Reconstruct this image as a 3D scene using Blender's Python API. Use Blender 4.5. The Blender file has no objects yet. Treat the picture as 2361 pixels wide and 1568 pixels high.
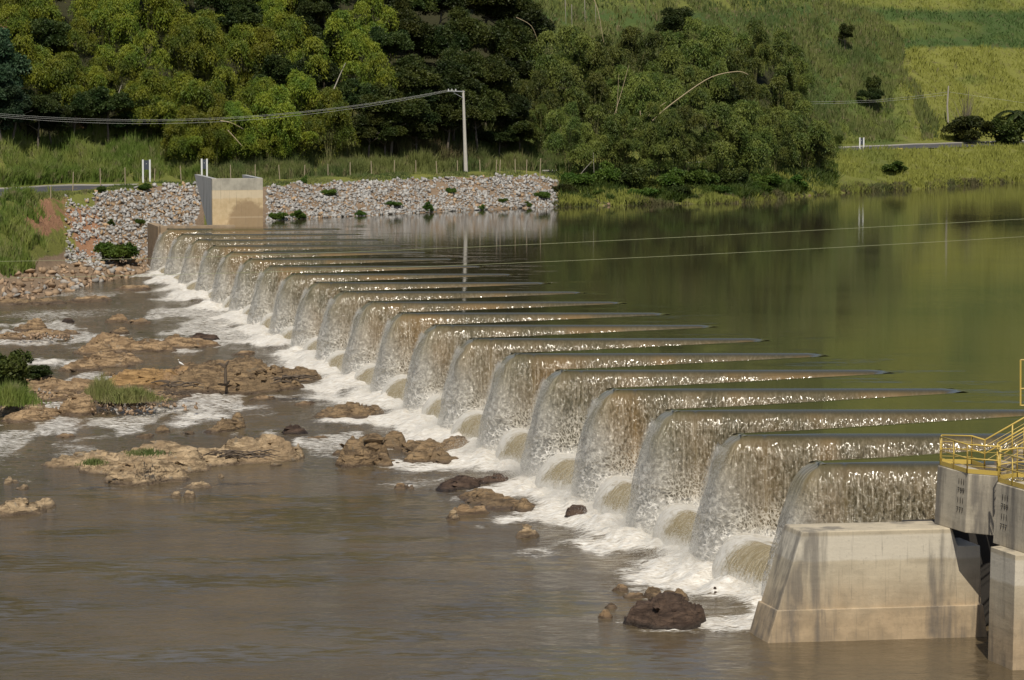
import bpy, bmesh, math, random
import numpy as np
from mathutils import Vector, Matrix
R = math.radians
sc = bpy.context.scene
# ------------------------------------------------------------------ camera, sky, sun, exposure
F, CX, CY = 7280.0, 1180.5, 784.0          # focal length and centre in the units of a 2361x1568 picture
PITCH = R(4.9377); CZ = 20.2               # camera 20.2 m above the river
cam = bpy.data.cameras.new('camera'); co = bpy.data.objects.new('camera', cam); sc.collection.objects.link(co)
cam.sensor_width = 36; cam.lens = F/2361*36; cam.clip_start = 1; cam.clip_end = 3000
co.location = (0, 0, CZ); co.rotation_euler = (R(90)-PITCH, 0, 0); sc.camera = co
SUN_EL, SUN_AZ = R(53), math.atan2(.02, -1.0)      # azimuth of the sun seen from the scene (x, y) = (sin, cos)
w = bpy.data.worlds.new('World'); sc.world = w; w.use_nodes = True
nt = w.node_tree; bg = nt.nodes['Background']; sky = nt.nodes.new('ShaderNodeTexSky')
sky.sky_type = 'NISHITA'; sky.sun_disc = False; sky.sun_elevation = SUN_EL; sky.sun_rotation = SUN_AZ
sky.air_density = 1.0; sky.dust_density = 1.5; sky.ozone_density = 1.0
nt.links.new(sky.outputs[0], bg.inputs[0]); bg.inputs[1].default_value = 0.075
sl = bpy.data.lights.new('sun', 'SUN'); sl.energy = 3.9; sl.angle = R(0.5); sl.color = (1.0, 0.93, 0.80)
so = bpy.data.objects.new('sun', sl); sc.collection.objects.link(so)
sdir = Vector((math.sin(SUN_AZ)*math.cos(SUN_EL), math.cos(SUN_AZ)*math.cos(SUN_EL), math.sin(SUN_EL)))
so.rotation_euler = sdir.to_track_quat('Z', 'Y').to_euler(); so.location = (60, -60, 120)
sc.view_settings.view_transform = 'Standard'; sc.view_settings.look = 'None'
sc.view_settings.exposure = 0.0; sc.view_settings.gamma = 1.0
sc.cycles.max_bounces = 6; sc.cycles.transparent_max_bounces = 12
sc.cycles.sample_clamp_indirect = 4.0; sc.cycles.caustics_reflective = False; sc.cycles.caustics_refractive = False
rng = np.random.default_rng(7); random.seed(7)

# ------------------------------------------------------------------ helpers
def ray(px, py):
    a = (px-CX)/F; b = -(py-CY)/F
    return np.array([a, math.cos(PITCH)+b*math.sin(PITCH), -math.sin(PITCH)+b*math.cos(PITCH)])
def at_z(px, py, z):
    r = ray(px, py); t = (z-CZ)/r[2]; return np.array([r[0]*t, r[1]*t, z])
def at_y(px, py, y):
    r = ray(px, py); t = y/r[1]; return np.array([r[0]*t, y, CZ+r[2]*t])
def hash2(ix, iy, seed):
    h = (ix.astype(np.int64)*374761393 + iy.astype(np.int64)*668265263 + seed*1442695041) & 0xffffffff
    h = ((h ^ (h >> 13))*1274126177) & 0xffffffff
    return ((h ^ (h >> 16)) & 0xffff)/65535.0
def vnoise(x, y, seed=0):
    x = np.asarray(x, float); y = np.asarray(y, float)
    ix = np.floor(x); iy = np.floor(y); fx = x-ix; fy = y-iy
    fx = fx*fx*(3-2*fx); fy = fy*fy*(3-2*fy)
    a = hash2(ix, iy, seed); b = hash2(ix+1, iy, seed); c = hash2(ix, iy+1, seed); d = hash2(ix+1, iy+1, seed)
    return (a*(1-fx)+b*fx)*(1-fy)+(c*(1-fx)+d*fx)*fy
def fbm(x, y, seed=0, octv=4, gain=.5):
    s = 0; a = 1; t = 0
    for o in range(octv):
        s = s + a*vnoise(np.asarray(x)*2**o+17.3*o, np.asarray(y)*2**o-9.1*o, seed+o*13); t += a; a *= gain
    return s/t
def sstep(a, b, x):
    t = np.clip((np.asarray(x, float)-a)/(b-a), 0, 1); return t*t*(3-2*t)
def mesh(name, V, Fc, mat=None, parent=None, smooth=False, attrs=None, uv=None, loc=None, mats=None, midx=None):
    me = bpy.data.meshes.new(name)
    V = np.asarray(V, np.float32)
    if isinstance(Fc, np.ndarray):
        n, k = Fc.shape
        me.vertices.add(len(V)); me.vertices.foreach_set('co', V.ravel())
        me.loops.add(n*k); me.loops.foreach_set('vertex_index', Fc.astype(np.int32).ravel())
        me.polygons.add(n); me.polygons.foreach_set('loop_start', np.arange(0, n*k, k, dtype=np.int32))
        me.polygons.foreach_set('loop_total', np.full(n, k, np.int32))
        me.update(calc_edges=True)
    else:
        me.from_pydata(V.tolist(), [], Fc); me.update()
    if smooth: me.polygons.foreach_set('use_smooth', np.ones(len(me.polygons), bool))
    for k_, v_ in (attrs or {}).items():
        a = me.attributes.new(k_, 'FLOAT', 'POINT'); a.data.foreach_set('value', np.asarray(v_, np.float32))
    if uv is not None:
        li = np.empty(len(me.loops), np.int32); me.loops.foreach_get('vertex_index', li)
        l = me.uv_layers.new(name='flow'); l.data.foreach_set('uv', np.asarray(uv, np.float32)[li].ravel())
    if mats:
        for m in mats: me.materials.append(m)
        me.polygons.foreach_set('material_index', np.asarray(midx, np.int32))
    elif mat: me.materials.append(mat)
    o = bpy.data.objects.new(name, me); sc.collection.objects.link(o)
    if loc is not None: o.location = loc
    if parent: o.parent = parent
    return o
def empty(name, loc=(0, 0, 0)):
    o = bpy.data.objects.new(name, None); sc.collection.objects.link(o); o.location = loc; o.empty_display_size = .3; return o
def tag(o, label=None, cat=None, group=None, kind=None):
    if label: o['label'] = label
    if cat: o['category'] = cat
    if group: o['group'] = group
    if kind: o['kind'] = kind
    return o
def grid_faces(nr, nc):
    i = np.arange(nr-1)[:, None]*nc+np.arange(nc-1)[None, :]
    return np.stack([i, i+1, i+nc+1, i+nc], -1).reshape(-1, 4)
ORD = ['first', 'second', 'third', 'fourth', 'fifth', 'sixth', 'seventh', 'eighth', 'ninth', 'tenth', 'eleventh', 'twelfth', 'thirteenth',
       'fourteenth', 'fifteenth', 'sixteenth', 'seventeenth', 'eighteenth', 'nineteenth', 'twentieth', 'twenty-first', 'twenty-second',
       'twenty-third', 'twenty-fourth', 'twenty-fifth', 'twenty-sixth', 'twenty-seventh', 'twenty-eighth', 'twenty-ninth', 'thirtieth']
class MB:
    def __init__(s): s.V = []; s.F = []
    def add(s, V, Fc):
        b = len(s.V); s.V += [tuple(v) for v in V]; s.F += [tuple(b+i for i in f) for f in Fc]
    def prism(s, pts, z0, z1):                 # footprint pts (x, y) lifted from z0 to z1 (numbers or lists)
        n = len(pts); a = z0 if hasattr(z0, '__len__') else [z0]*n; b = z1 if hasattr(z1, '__len__') else [z1]*n
        V = [(p[0], p[1], a[i]) for i, p in enumerate(pts)]+[(p[0], p[1], b[i]) for i, p in enumerate(pts)]
        s.add(V, [tuple(range(n))[::-1], tuple(range(n, 2*n))]+[(i, (i+1) % n, n+(i+1) % n, n+i) for i in range(n)])
    def box(s, c, sz, rz=0):
        x, y = sz[0]/2, sz[1]/2; ca, sa = math.cos(rz), math.sin(rz)
        s.prism([(c[0]+a*ca-b*sa, c[1]+a*sa+b*ca) for a, b in ((-x, -y), (x, -y), (x, y), (-x, y))], c[2]-sz[2]/2, c[2]+sz[2]/2)
    def tube(s, pts, r, n=6, r1=None):
        pts = [Vector(p) for p in pts]; m = len(pts); rings = []
        for i, p in enumerate(pts):
            t = (pts[min(i+1, m-1)]-pts[max(i-1, 0)]).normalized()
            u = t.cross(Vector((0, 0, 1)) if abs(t.z) < .9 else Vector((1, 0, 0))).normalized(); v = t.cross(u)
            rr = r+((r1 if r1 is not None else r)-r)*i/max(1, m-1)
            rings += [p+(u*math.cos(2*math.pi*k/n)+v*math.sin(2*math.pi*k/n))*rr for k in range(n)]
        Fc = [(i*n+k, i*n+(k+1) % n, (i+1)*n+(k+1) % n, (i+1)*n+k) for i in range(m-1) for k in range(n)]
        Fc += [tuple(range(n))[::-1], tuple((m-1)*n+k for k in range(n))]
        s.add(rings, Fc)
    def build(s, name, mat, parent=None, bevel=0, smooth=False):
        o = mesh(name, s.V, s.F, mat, parent, smooth)
        bm = bmesh.new(); bm.from_mesh(o.data); bmesh.ops.recalc_face_normals(bm, faces=bm.faces); bm.to_mesh(o.data); bm.free()
        if bevel:
            m = o.modifiers.new('bevel', 'BEVEL'); m.width = bevel; m.segments = 2; m.limit_method = 'ANGLE'
        return o
def recentre(o, origin):                       # move a mesh object's origin without moving its shape
    o.data.transform(Matrix.Translation(-Vector(origin))); o.location = Vector(origin); return o

# ------------------------------------------------------------------ materials
class N:
    def __init__(s, name):
        s.m = bpy.data.materials.new(name); s.m.use_nodes = True; s.t = s.m.node_tree; s.n = s.t.nodes
        s.b = s.n['Principled BSDF']; s.out = s.n['Material Output']; s._tc = None
    def l(s, a, b): s.t.links.new(a, b)
    def set(s, inp, v):
        if hasattr(v, 'is_output') or isinstance(v, bpy.types.NodeSocket): s.l(v, inp)
        else: inp.default_value = v
    def tc(s, which='Object'):
        if not s._tc: s._tc = s.n.new('ShaderNodeTexCoord')
        return s._tc.outputs[which]
    def pos(s): return s.n.new('ShaderNodeNewGeometry').outputs['Position']
    def map(s, v, scale=(1, 1, 1), rot=(0, 0, 0), loc=(0, 0, 0)):
        m = s.n.new('ShaderNodeMapping'); s.l(v, m.inputs[0]); s.set(m.inputs[1], loc); m.inputs[2].default_value = rot; m.inputs[3].default_value = scale
        return m.outputs[0]
    def noise(s, v, scale, detail=4, rough=.55, dist=0):
        n = s.n.new('ShaderNodeTexNoise'); s.l(v, n.inputs['Vector']); n.inputs['Scale'].default_value = scale
        n.inputs['Detail'].default_value = detail; n.inputs['Roughness'].default_value = rough; n.inputs['Distortion'].default_value = dist
        return n.outputs[0]
    def vor(s, v, scale, feature='F1', rnd=1.0):
        n = s.n.new('ShaderNodeTexVoronoi'); n.feature = feature; s.l(v, n.inputs['Vector']); n.inputs['Scale'].default_value = scale
        n.inputs['Randomness'].default_value = rnd; return n.outputs['Distance']
    def math(s, op, a, b=0, c=0, clamp=False):
        n = s.n.new('ShaderNodeMath'); n.operation = op; n.use_clamp = clamp
        for i, x in enumerate((a, b, c)): s.set(n.inputs[i], x)
        return n.outputs[0]
    def ss(s, a, b, x, lo=0.0, hi=1.0):
        n = s.n.new('ShaderNodeMapRange'); n.interpolation_type = 'SMOOTHSTEP'
        for i, v in zip((0, 1, 2, 3, 4), (x, a, b, lo, hi)): s.set(n.inputs[i], v)
        return n.outputs[0]
    def mix(s, f, a, b):
        n = s.n.new('ShaderNodeMix'); n.data_type = 'RGBA'; s.set(n.inputs[0], f)
        for i, x in ((6, a), (7, b)):
            s.set(n.inputs[i], (*x, 1) if isinstance(x, tuple) and len(x) == 3 else x)
        return n.outputs[2]
    def attr(s, name):
        n = s.n.new('ShaderNodeAttribute'); n.attribute_name = name; return n.outputs['Fac']
    def sep(s, v):
        n = s.n.new('ShaderNodeSeparateXYZ'); s.l(v, n.inputs[0]); return n.outputs
    def rand(s): return s.n.new('ShaderNodeObjectInfo').outputs['Random']
    def hsv(s, c, h=.5, sa=1, v=1):
        n = s.n.new('ShaderNodeHueSaturation'); s.set(n.inputs['Hue'], h); s.set(n.inputs['Saturation'], sa); s.set(n.inputs['Value'], v)
        s.set(n.inputs['Color'], (*c, 1) if isinstance(c, tuple) else c); return n.outputs[0]
    def bump(s, h, strength=1.0, dist=.05, normal=None):
        n = s.n.new('ShaderNodeBump'); s.set(n.inputs['Strength'], strength); n.inputs['Distance'].default_value = dist; s.l(h, n.inputs['Height'])
        if normal is not None: s.l(normal, n.inputs['Normal'])
        return n.outputs[0]
    def rough_normal(s, nrm_, v, scale, amt, detail=2):
        t = s.n.new('ShaderNodeTexNoise'); s.l(v, t.inputs['Vector']); t.inputs['Scale'].default_value = scale; t.inputs['Detail'].default_value = detail; t.inputs['Roughness'].default_value = .6
        a = s.n.new('ShaderNodeVectorMath'); a.operation = 'SUBTRACT'; s.l(t.outputs['Color'], a.inputs[0]); a.inputs[1].default_value = (.5, .5, .5)
        b = s.n.new('ShaderNodeVectorMath'); b.operation = 'SCALE'; s.l(a.outputs[0], b.inputs[0]); s.set(b.inputs['Scale'], amt)
        c = s.n.new('ShaderNodeVectorMath'); c.operation = 'ADD'; s.l(nrm_, c.inputs[0]); s.l(b.outputs[0], c.inputs[1])
        d = s.n.new('ShaderNodeVectorMath'); d.operation = 'NORMALIZE'; s.l(c.outputs[0], d.inputs[0]); return d.outputs[0]
    def fin(s, col=None, rough=None, normal=None, spec=None, alpha=None, ior=None):
        if col is not None: s.set(s.b.inputs['Base Color'], (*col, 1) if isinstance(col, tuple) else col)
        if rough is not None: s.set(s.b.inputs['Roughness'], rough)
        if normal is not None: s.l(normal, s.b.inputs['Normal'])
        if spec is not None: s.set(s.b.inputs['Specular IOR Level'], spec)
        if alpha is not None: s.set(s.b.inputs['Alpha'], alpha)
        if ior is not None: s.set(s.b.inputs['IOR'], ior)
        return s.m
    def translucent(s, col, f):
        t = s.n.new('ShaderNodeBsdfTranslucent'); s.set(t.inputs[0], col); mx = s.n.new('ShaderNodeMixShader'); mx.inputs[0].default_value = f
        s.l(s.b.outputs[0], mx.inputs[1]); s.l(t.outputs[0], mx.inputs[2]); s.l(mx.outputs[0], s.out.inputs[0]); return s.m

def m_leaf(name, c1, c2, tr=.35, size=.5):
    n = N(name); p = n.pos()
    f = n.noise(p, size, 3); col = n.mix(n.ss(.35, .65, f), c1, c2)
    col = n.hsv(col, n.math('MULTIPLY_ADD', n.rand(), .03, .485), 1, n.math('MULTIPLY_ADD', n.rand(), .75, .62))
    n.fin(col, .55, spec=.25); return n.translucent(n.hsv(col, .49, 1.1, 1.2), tr)
M = {}
M['bamboo_bright'] = m_leaf('bamboo_bright', (.085, .130, .014), (.195, .215, .020), .17)
M['bamboo_olive'] = m_leaf('bamboo_olive', (.058, .086, .016), (.135, .155, .030), .12)
M['leaf_dark'] = m_leaf('leaf_dark', (.022, .040, .010), (.050, .068, .016), .22)
M['leaf_olive'] = m_leaf('leaf_olive', (.036, .054, .012), (.075, .088, .018), .25)
M['leaf_blue'] = m_leaf('leaf_blue', (.028, .060, .030), (.060, .100, .045), .25)
M['leaf_fresh'] = m_leaf('leaf_fresh', (.05, .10, .015), (.10, .15, .025), .3)
def m_grass(name, c1, c2, c3, sc_=.05):
    n = N(name); p = n.pos()
    if name == 'grass_hill':
        a = n.math('ADD', n.math('MULTIPLY', n.noise(n.map(p, (1, .5, 1)), .09, 4, .6), .5), n.math('MULTIPLY', n.attr('meadow'), .55)); b = n.noise(p, .9, 4, .6)
        col = n.mix(n.ss(.34, .66, a), c1, c2); col = n.mix(n.ss(.55, .75, b), col, c3); n.fin(col, .6, spec=.15); return n.translucent(col, .25)
    a = n.noise(n.map(p, (1, .5, 1)), sc_, 3, .6); b = n.noise(p, .9, 4, .6)
    col = n.mix(n.ss(.38, .62, a), c1, c2); col = n.mix(n.ss(.5, .72, b), col, c3)
    n.fin(col, .6, spec=.15); return n.translucent(col, .25)
M['grass_tall'] = m_grass('grass_tall', (.085, .120, .034), (.155, .175, .052), (.22, .19, .10), .12)
M['grass_hill'] = m_grass('grass_hill', (.085, .140, .040), (.25, .26, .055), (.20, .19, .09), .045)
M['grass_straw'] = m_grass('grass_straw', (.12, .11, .05), (.10, .12, .04), (.20, .15, .08), .2)
M['grass_lush'] = m_grass('grass_lush', (.11, .165, .030), (.20, .23, .055), (.24, .22, .11), .2)
M['reeds'] = m_grass('reeds', (.15, .17, .05), (.22, .22, .08), (.26, .22, .12), .6)
def m_wood(name, c, dark=.6):
    n = N(name); p = n.tc(); f = n.noise(n.map(p, (6, 6, .8)), 3, 4)
    return n.fin(n.mix(f, tuple(x*dark for x in c), c), .75, n.bump(f, .4, .02))
M['bark'] = m_wood('bark', (.16, .13, .10)); M['culm'] = m_wood('culm', (.20, .19, .07)); M['dry_cane'] = m_wood('dry_cane', (.46, .37, .22), .75)
M['pale_wood'] = m_wood('pale_wood', (.42, .38, .31), .7); M['post_wood'] = m_wood('post_wood', (.38, .31, .20), .7)
M['driftwood'] = m_wood('driftwood', (.13, .095, .065), .4)
def m_plain(name, c, r=.5, spec=.5):
    n = N(name); f = n.noise(n.tc(), 3, 4); return n.fin(n.mix(f, tuple(x*.85 for x in c), c), r, spec=spec)
M['white_paint'] = m_plain('white_paint', (.75, .75, .73)); M['sign_back'] = m_plain('sign_back', (.055, .065, .085), .5)
M['steel'] = m_plain('steel', (.35, .36, .37), .45); M['cable'] = m_plain('cable', (.50, .50, .46), .5); M['cable_green'] = m_plain('cable_green', (.32, .34, .18), .6)
M['mark'] = m_plain('mark', (.035, .03, .025), .8); M['white_feather'] = m_plain('white_feather', (.85, .85, .83), .7); M['beak'] = m_plain('beak', (.6, .42, .06), .5)
n = N('yellow_paint'); f = n.noise(n.tc(), 2.5, 5, .65)
M['yellow'] = n.fin(n.mix(n.ss(.62, .75, f), (.56, .40, .09), (.38, .25, .08)), .45)
n = N('pole_concrete'); f = n.noise(n.map(n.tc(), (3, 3, .7)), 2, 5)
M['pole'] = n.fin(n.mix(f, (.36, .33, .29), (.60, .57, .51)), .85)
# concrete: formwork bands, runs of dirt, brown silt on the lower part
def m_conc(name, base, silt, silt_top, silt_soft, dark=(.12, .11, .10), runs=1.0, white_band=None):
    n = N(name); p = n.pos(); s = n.sep(p)
    f = n.noise(p, .8, 6, .62); g = n.noise(p, 9, 5, .6)
    lifts = n.noise(n.map(p, (.25, .25, 2.2)), 1.6, 3, .5)
    col = n.mix(n.ss(.3, .7, f), tuple(x*.78 for x in base), base)
    col = n.mix(n.ss(.35, .65, lifts, 0, .35), col, tuple(min(1, x*1.18) for x in base))
    zz = n.math('ADD', s[2], n.math('MULTIPLY', n.math('SUBTRACT', f, .5), 1.1))
    col = n.mix(n.ss(silt_top+silt_soft, silt_top-silt_soft, zz, 0, .85), col, n.mix(n.ss(.35, .65, n.noise(p, 1.7, 5)), silt, tuple(x*.72 for x in silt)))
    if white_band:
        a, b = white_band
        band = n.math('MULTIPLY', n.ss(a-.06, a+.06, n.math('ADD', s[2], n.math('MULTIPLY', n.math('SUBTRACT', f, .5), .25))), n.ss(b+.05, b-.05, s[2]))
        col = n.mix(n.math('MULTIPLY', band, .8), col, (.62, .57, .47))
    run = n.noise(n.map(p, (.85, .85, .09)), 1.0, 5, .62)
    col = n.mix(n.math('MULTIPLY', n.ss(.45, .62, run, 0, .85*runs), n.ss(.3, .5, n.noise(n.map(p, (1.5, 1.5, .7)), .8, 4))), col, dark)
    fine = n.noise(n.map(p, (9, 9, .35)), 1.5, 4, .6)
    col = n.mix(n.ss(.58, .75, fine, 0, .55*runs), col, dark)
    col = n.mix(n.ss(.55, .8, g, 0, .3), col, dark)
    h = n.math('ADD', n.math('MULTIPLY', g, .6), n.math('MULTIPLY', lifts, .8))
    return n.fin(col, .85, n.bump(h, .5, .03), spec=.3)
M['conc_block'] = m_conc('conc_block', (.52, .45, .33), (.46, .34, .21), 1.4, 1.2, runs=.85, white_band=(2.55, 3.45))
M['conc_upper'] = m_conc('conc_upper', (.51, .45, .345), (.42, .33, .21), 3.4, .8, runs=.9)
M['conc_weir'] = m_conc('conc_weir', (.22, .17, .09), (.15, .10, .045), 4.6, .6, dark=(.03, .028, .02))
M['conc_ledge'] = m_conc('conc_ledge', (.40, .34, .25), (.36, .25, .15), 5.6, .6, runs=.5)
# far abutment: grey cap, silt coloured body and an arch shaped old damp stain
n = N('conc_abutment'); p = n.pos(); s = n.sep(p); f = n.noise(p, .8, 6, .62); f2 = n.noise(p, 2.6, 5)
cap = n.mix(n.ss(.3, .7, f), (.30, .28, .23), (.46, .43, .35)); body = n.mix(n.ss(.3, .75, f2), (.50, .38, .22), (.60, .47, .29))
col = n.mix(n.ss(8.62, 8.70, s[2]), body, cap)
white = n.math('MULTIPLY', n.ss(8.0, 8.2, n.math('ADD', s[2], n.math('MULTIPLY', f, .4))), n.ss(8.66, 8.60, s[2]))
col = n.mix(n.math('MULTIPLY', white, .6), col, (.62, .54, .40))
dx = n.math('MULTIPLY', n.math('SUBTRACT', s[0], -24.9), .55); dz = n.math('SUBTRACT', s[2], 5.3)
rr = n.math('SQRT', n.math('ADD', n.math('POWER', n.math('ABSOLUTE', dx), 2), n.math('POWER', n.math('MULTIPLY', dz, .42), 2)))
rr = n.math('ADD', rr, n.math('MULTIPLY', n.math('SUBTRACT', f2, .5), .35))
col = n.mix(n.ss(1.12, .9, rr, 0, .75), col, (.27, .185, .105))
line = n.math('MULTIPLY', n.ss(6.02, 6.08, s[2]), n.ss(6.22, 6.14, s[2])); col = n.mix(n.math('MULTIPLY', line, n.ss(1.1, .9, rr, 0, .55)), col, (.52, .40, .27))
fine = n.noise(n.map(p, (9, 9, .35)), 1.2, 4, .6); col = n.mix(n.ss(.58, .75, fine, 0, .5), col, (.12, .10, .08))
M['conc_abut'] = n.fin(col, .85, n.bump(f2, .4, .03), spec=.3)
n = N('conc_wing_shaded'); p = n.pos(); f = n.noise(n.map(p, (2, 2, .15)), 1.5, 5); g = n.noise(p, .7, 5)
M['conc_wing_shaded'] = n.fin(n.mix(n.ss(.55, .7, f, 0, .7), n.mix(g, (.34, .34, .33), (.46, .46, .44)), (.13, .125, .12)), .85)  # side walls greyer than the tan front: their shade is in the colour
# rock
def m_rock(name, c1, c2, c3, wet_z=None, wet=(.07, .05, .035), streak=(1, 1, 5), rot=(0, .5, .3), world=True, lichen=None):
    n = N(name); p = n.pos() if world else n.tc()
    st = n.noise(n.map(p, streak, rot), 1.1, 6, .65, .6); f = n.noise(p, .5, 5, .6); g = n.noise(p, 6, 5, .65)
    col = n.mix(n.ss(.36, .62, st), c1, c2); col = n.mix(n.ss(.52, .64, f), col, c3)
    if lichen: col = n.mix(n.ss(.6, .7, n.noise(p, 1.7, 4), 0, .7), col, lichen)
    crack = n.vor(n.map(p, (streak[0], streak[1], streak[2]*.5), rot), 1.3, 'DISTANCE_TO_EDGE')
    col = n.mix(n.ss(.03, .0, crack, 0, .6), col, tuple(x*.3 for x in c1))
    rough = .85
    if wet_z is not None:
        s = n.sep(p); base = n.attr('above')
        wv = n.ss(.24, .05, n.math('ADD', base, n.math('MULTIPLY', n.math('SUBTRACT', f, .5), .3)))
        col = n.mix(n.math('MULTIPLY', wv, .75), col, wet); rough = n.math('MULTIPLY_ADD', wv, -.5, .85)
    else:
        col = n.hsv(col, .5, 1, n.math('MULTIPLY_ADD', n.rand(), .5, .75))
    h = n.math('ADD', n.math('MULTIPLY', st, 1.0), n.math('MULTIPLY', g, .35))
    return n.fin(col, rough, n.bump(h, 1.0, .2), spec=.3)
M['rock_tan'] = m_rock('rock_tan', (.12, .078, .042), (.40, .275, .155), (.25, .165, .09), 1, lichen=(.24, .20, .15))
M['rock_brown'] = m_rock('rock_brown', (.10, .068, .040), (.29, .20, .11), (.20, .14, .08), 1, lichen=(.13, .11, .08))
M['rock_pale'] = m_rock('rock_pale', (.15, .105, .06), (.48, .355, .215), (.31, .22, .13), 1, lichen=(.26, .23, .18))
M['rock_dark'] = m_rock('rock_dark', (.045, .028, .020), (.110, .072, .050), (.075, .050, .036), 1, wet=(.02, .016, .012))
M['rock_ochre'] = m_rock('rock_ochre', (.20, .12, .05), (.40, .25, .11), (.32, .21, .12), 1)
def m_stone(name, c1, c2, c3):
    n = N(name); p = n.tc(); r = n.rand(); f = n.noise(n.map(p, (1, 1, 1), (0, 0, 0)), 3.5, 5, .65)
    col = n.mix(f, c1, c2); col = n.mix(n.ss(.80, .86, r), col, c3); col = n.hsv(col, .5, 1, n.math('MULTIPLY_ADD', n.math('FRACT', n.math('MULTIPLY', r, 17.3)), .55, .68))
    return n.fin(col, .85, n.bump(f, .5, .06), spec=.25)
M['riprap'] = m_stone('riprap', (.27, .26, .245), (.47, .455, .425), (.42, .29, .17))
n = N('riprap_mass'); p = n.pos(); i = n.attr('rnd'); f = n.noise(p, 4, 5, .65)
col = n.mix(f, (.27, .26, .245), (.47, .455, .425)); col = n.mix(n.ss(.88, .92, i), col, (.36, .25, .15)); col = n.hsv(col, .5, 1, n.math('MULTIPLY_ADD', n.math('FRACT', n.math('MULTIPLY', i, 17.3)), .55, .68))
M['riprap_mass'] = n.fin(col, .85, n.bump(f, .5, .06), spec=.25)
M['cobble'] = m_stone('cobble', (.26, .17, .10), (.44, .32, .21), (.33, .31, .28))
n = N('cobble_mass'); p = n.pos(); i = n.attr('rnd'); f = n.noise(p, 4, 5, .65)
col = n.mix(f, (.24, .16, .10), (.42, .30, .20)); col = n.mix(n.ss(.8, .85, i), col, (.32, .30, .27)); col = n.hsv(col, .5, 1, n.math('MULTIPLY_ADD', n.math('FRACT', n.math('MULTIPLY', i, 17.3)), .6, .65))
M['cobble_mass'] = n.fin(col, .85, n.bump(f, .5, .06), spec=.25)
# terrain
n = N('hillside'); p = n.pos(); cl = n.attr('clay'); gv = n.attr('gravel'); wd = n.attr('wood')
a = n.noise(n.map(p, (1, .5, 1)), .045, 3, .6); b = n.noise(p, .9, 5, .65)
a = n.math('ADD', n.math('MULTIPLY', n.noise(n.map(p, (1, .5, 1)), .09, 4, .6), .5), n.math('MULTIPLY', n.attr('meadow'), .55)); gr = n.mix(n.ss(.34, .66, a), (.068, .105, .032), (.19, .195, .048)); gr = n.mix(n.ss(.5, .75, b, 0, .8), gr, (.10, .085, .045))
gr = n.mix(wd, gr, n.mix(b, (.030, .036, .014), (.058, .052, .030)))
sv = n.noise(p, 2.0, 6, .7); soil = n.mix(sv, (.16, .11, .07), (.34, .25, .17)); gr = n.mix(n.ss(.35, .6, n.math('ADD', gv, n.math('MULTIPLY', n.math('SUBTRACT', b, .5), .5))), gr, soil)
clay = n.mix(sv, (.23, .11, .06), (.40, .235, .14)); gr = n.mix(n.ss(.4, .6, n.math('ADD', cl, n.math('MULTIPLY', n.math('SUBTRACT', b, .5), .9))), gr, clay)
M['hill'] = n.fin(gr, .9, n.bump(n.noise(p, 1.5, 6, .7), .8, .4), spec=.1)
n = N('asphalt'); p = n.pos(); f = n.noise(p, 3, 5); M['asphalt'] = n.fin(n.mix(f, (.05, .05, .055), (.085, .085, .09)), .85)
M['line_yellow'] = m_plain('line_yellow', (.55, .38, .08), .7); M['kerb'] = m_plain('kerb', (.34, .32, .28), .8)
# reservoir water: still, green brown, mirrors the hill
n = N('reservoir_water'); p = n.pos()
calm = n.noise(n.map(p, (.02, .05, 1)), 1, 3)
w1 = n.noise(n.map(p, (.55, 1.5, 1), (0, 0, .05)), 1.0, 3, .5); w2 = n.noise(n.map(p, (2.2, 5.5, 1)), 1.0, 3, .6)
h = n.math('ADD', n.math('MULTIPLY', w1, .9), n.math('MULTIPLY', w2, .28))
sx = n.sep(p); un_ = n.math('ADD', n.math('MULTIPLY', n.math('SUBTRACT', sx[0], 11.617), .97024), n.math('MULTIPLY', n.math('SUBTRACT', sx[1], 118.907), .24215))
wk = n.math('MULTIPLY', n.math('MULTIPLY', n.ss(9.0, 14.0, un_), n.ss(23.0, 16.0, un_)), n.ss(.50, .66, n.noise(n.map(p, (.16, .5, 1)), 1, 4, .6)))
nr = n.bump(h, n.math('ADD', n.ss(.3, .7, calm, .05, .13), n.math('MULTIPLY', wk, .9)), .06)
M['reservoir'] = n.fin(n.mix(n.ss(.4, .6, calm), (.040, .034, .021), (.052, .043, .026)), .04, nr, ior=1.33)
# river water with foam
n = N('river_water'); p = n.pos(); fo = n.attr('foam'); ru = n.attr('rough')
w1 = n.noise(n.map(p, (.8, 1.5, 1), (0, 0, .2)), .9, 4, .6, .4); w2 = n.noise(n.map(p, (2.2, 4.5, 1), (0, 0, -.15)), 1.1, 4, .6)
big = n.noise(n.map(p, (.07, .17, 1), (0, 0, .12)), 1, 5, .62)
h = n.math('ADD', w1, n.math('MULTIPLY', w2, .35))
nr = n.bump(h, n.math('ADD', n.ss(.44, .58, big, .10, .6), n.math('MULTIPLY', ru, .5)), .20)
st = n.noise(n.map(p, (.8, 2.6, 1), (0, 0, .12)), 1.5, 7, .72, 1.2); st2 = n.noise(n.map(p, (3, 7, 1)), 1.0, 5, .7, .4)
fm = n.math('ADD', n.math('MULTIPLY', st, .62), n.math('MULTIPLY', st2, .38))
mask = n.ss(n.math('SUBTRACT', .64, n.math('MULTIPLY', fo, .33)), n.math('SUBTRACT', .84, n.math('MULTIPLY', fo, .38)), fm)
mud = n.mix(n.ss(.4, .65, n.noise(p, .12, 3)), (.100, .075, .043), (.122, .092, .053))
mud = n.mix(n.math('MULTIPLY', ru, .3), mud, (.15, .12, .07))
col = n.mix(mask, mud, n.mix(n.ss(.3, .7, st2), (.56, .50, .41), (.86, .84, .79)))
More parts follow.
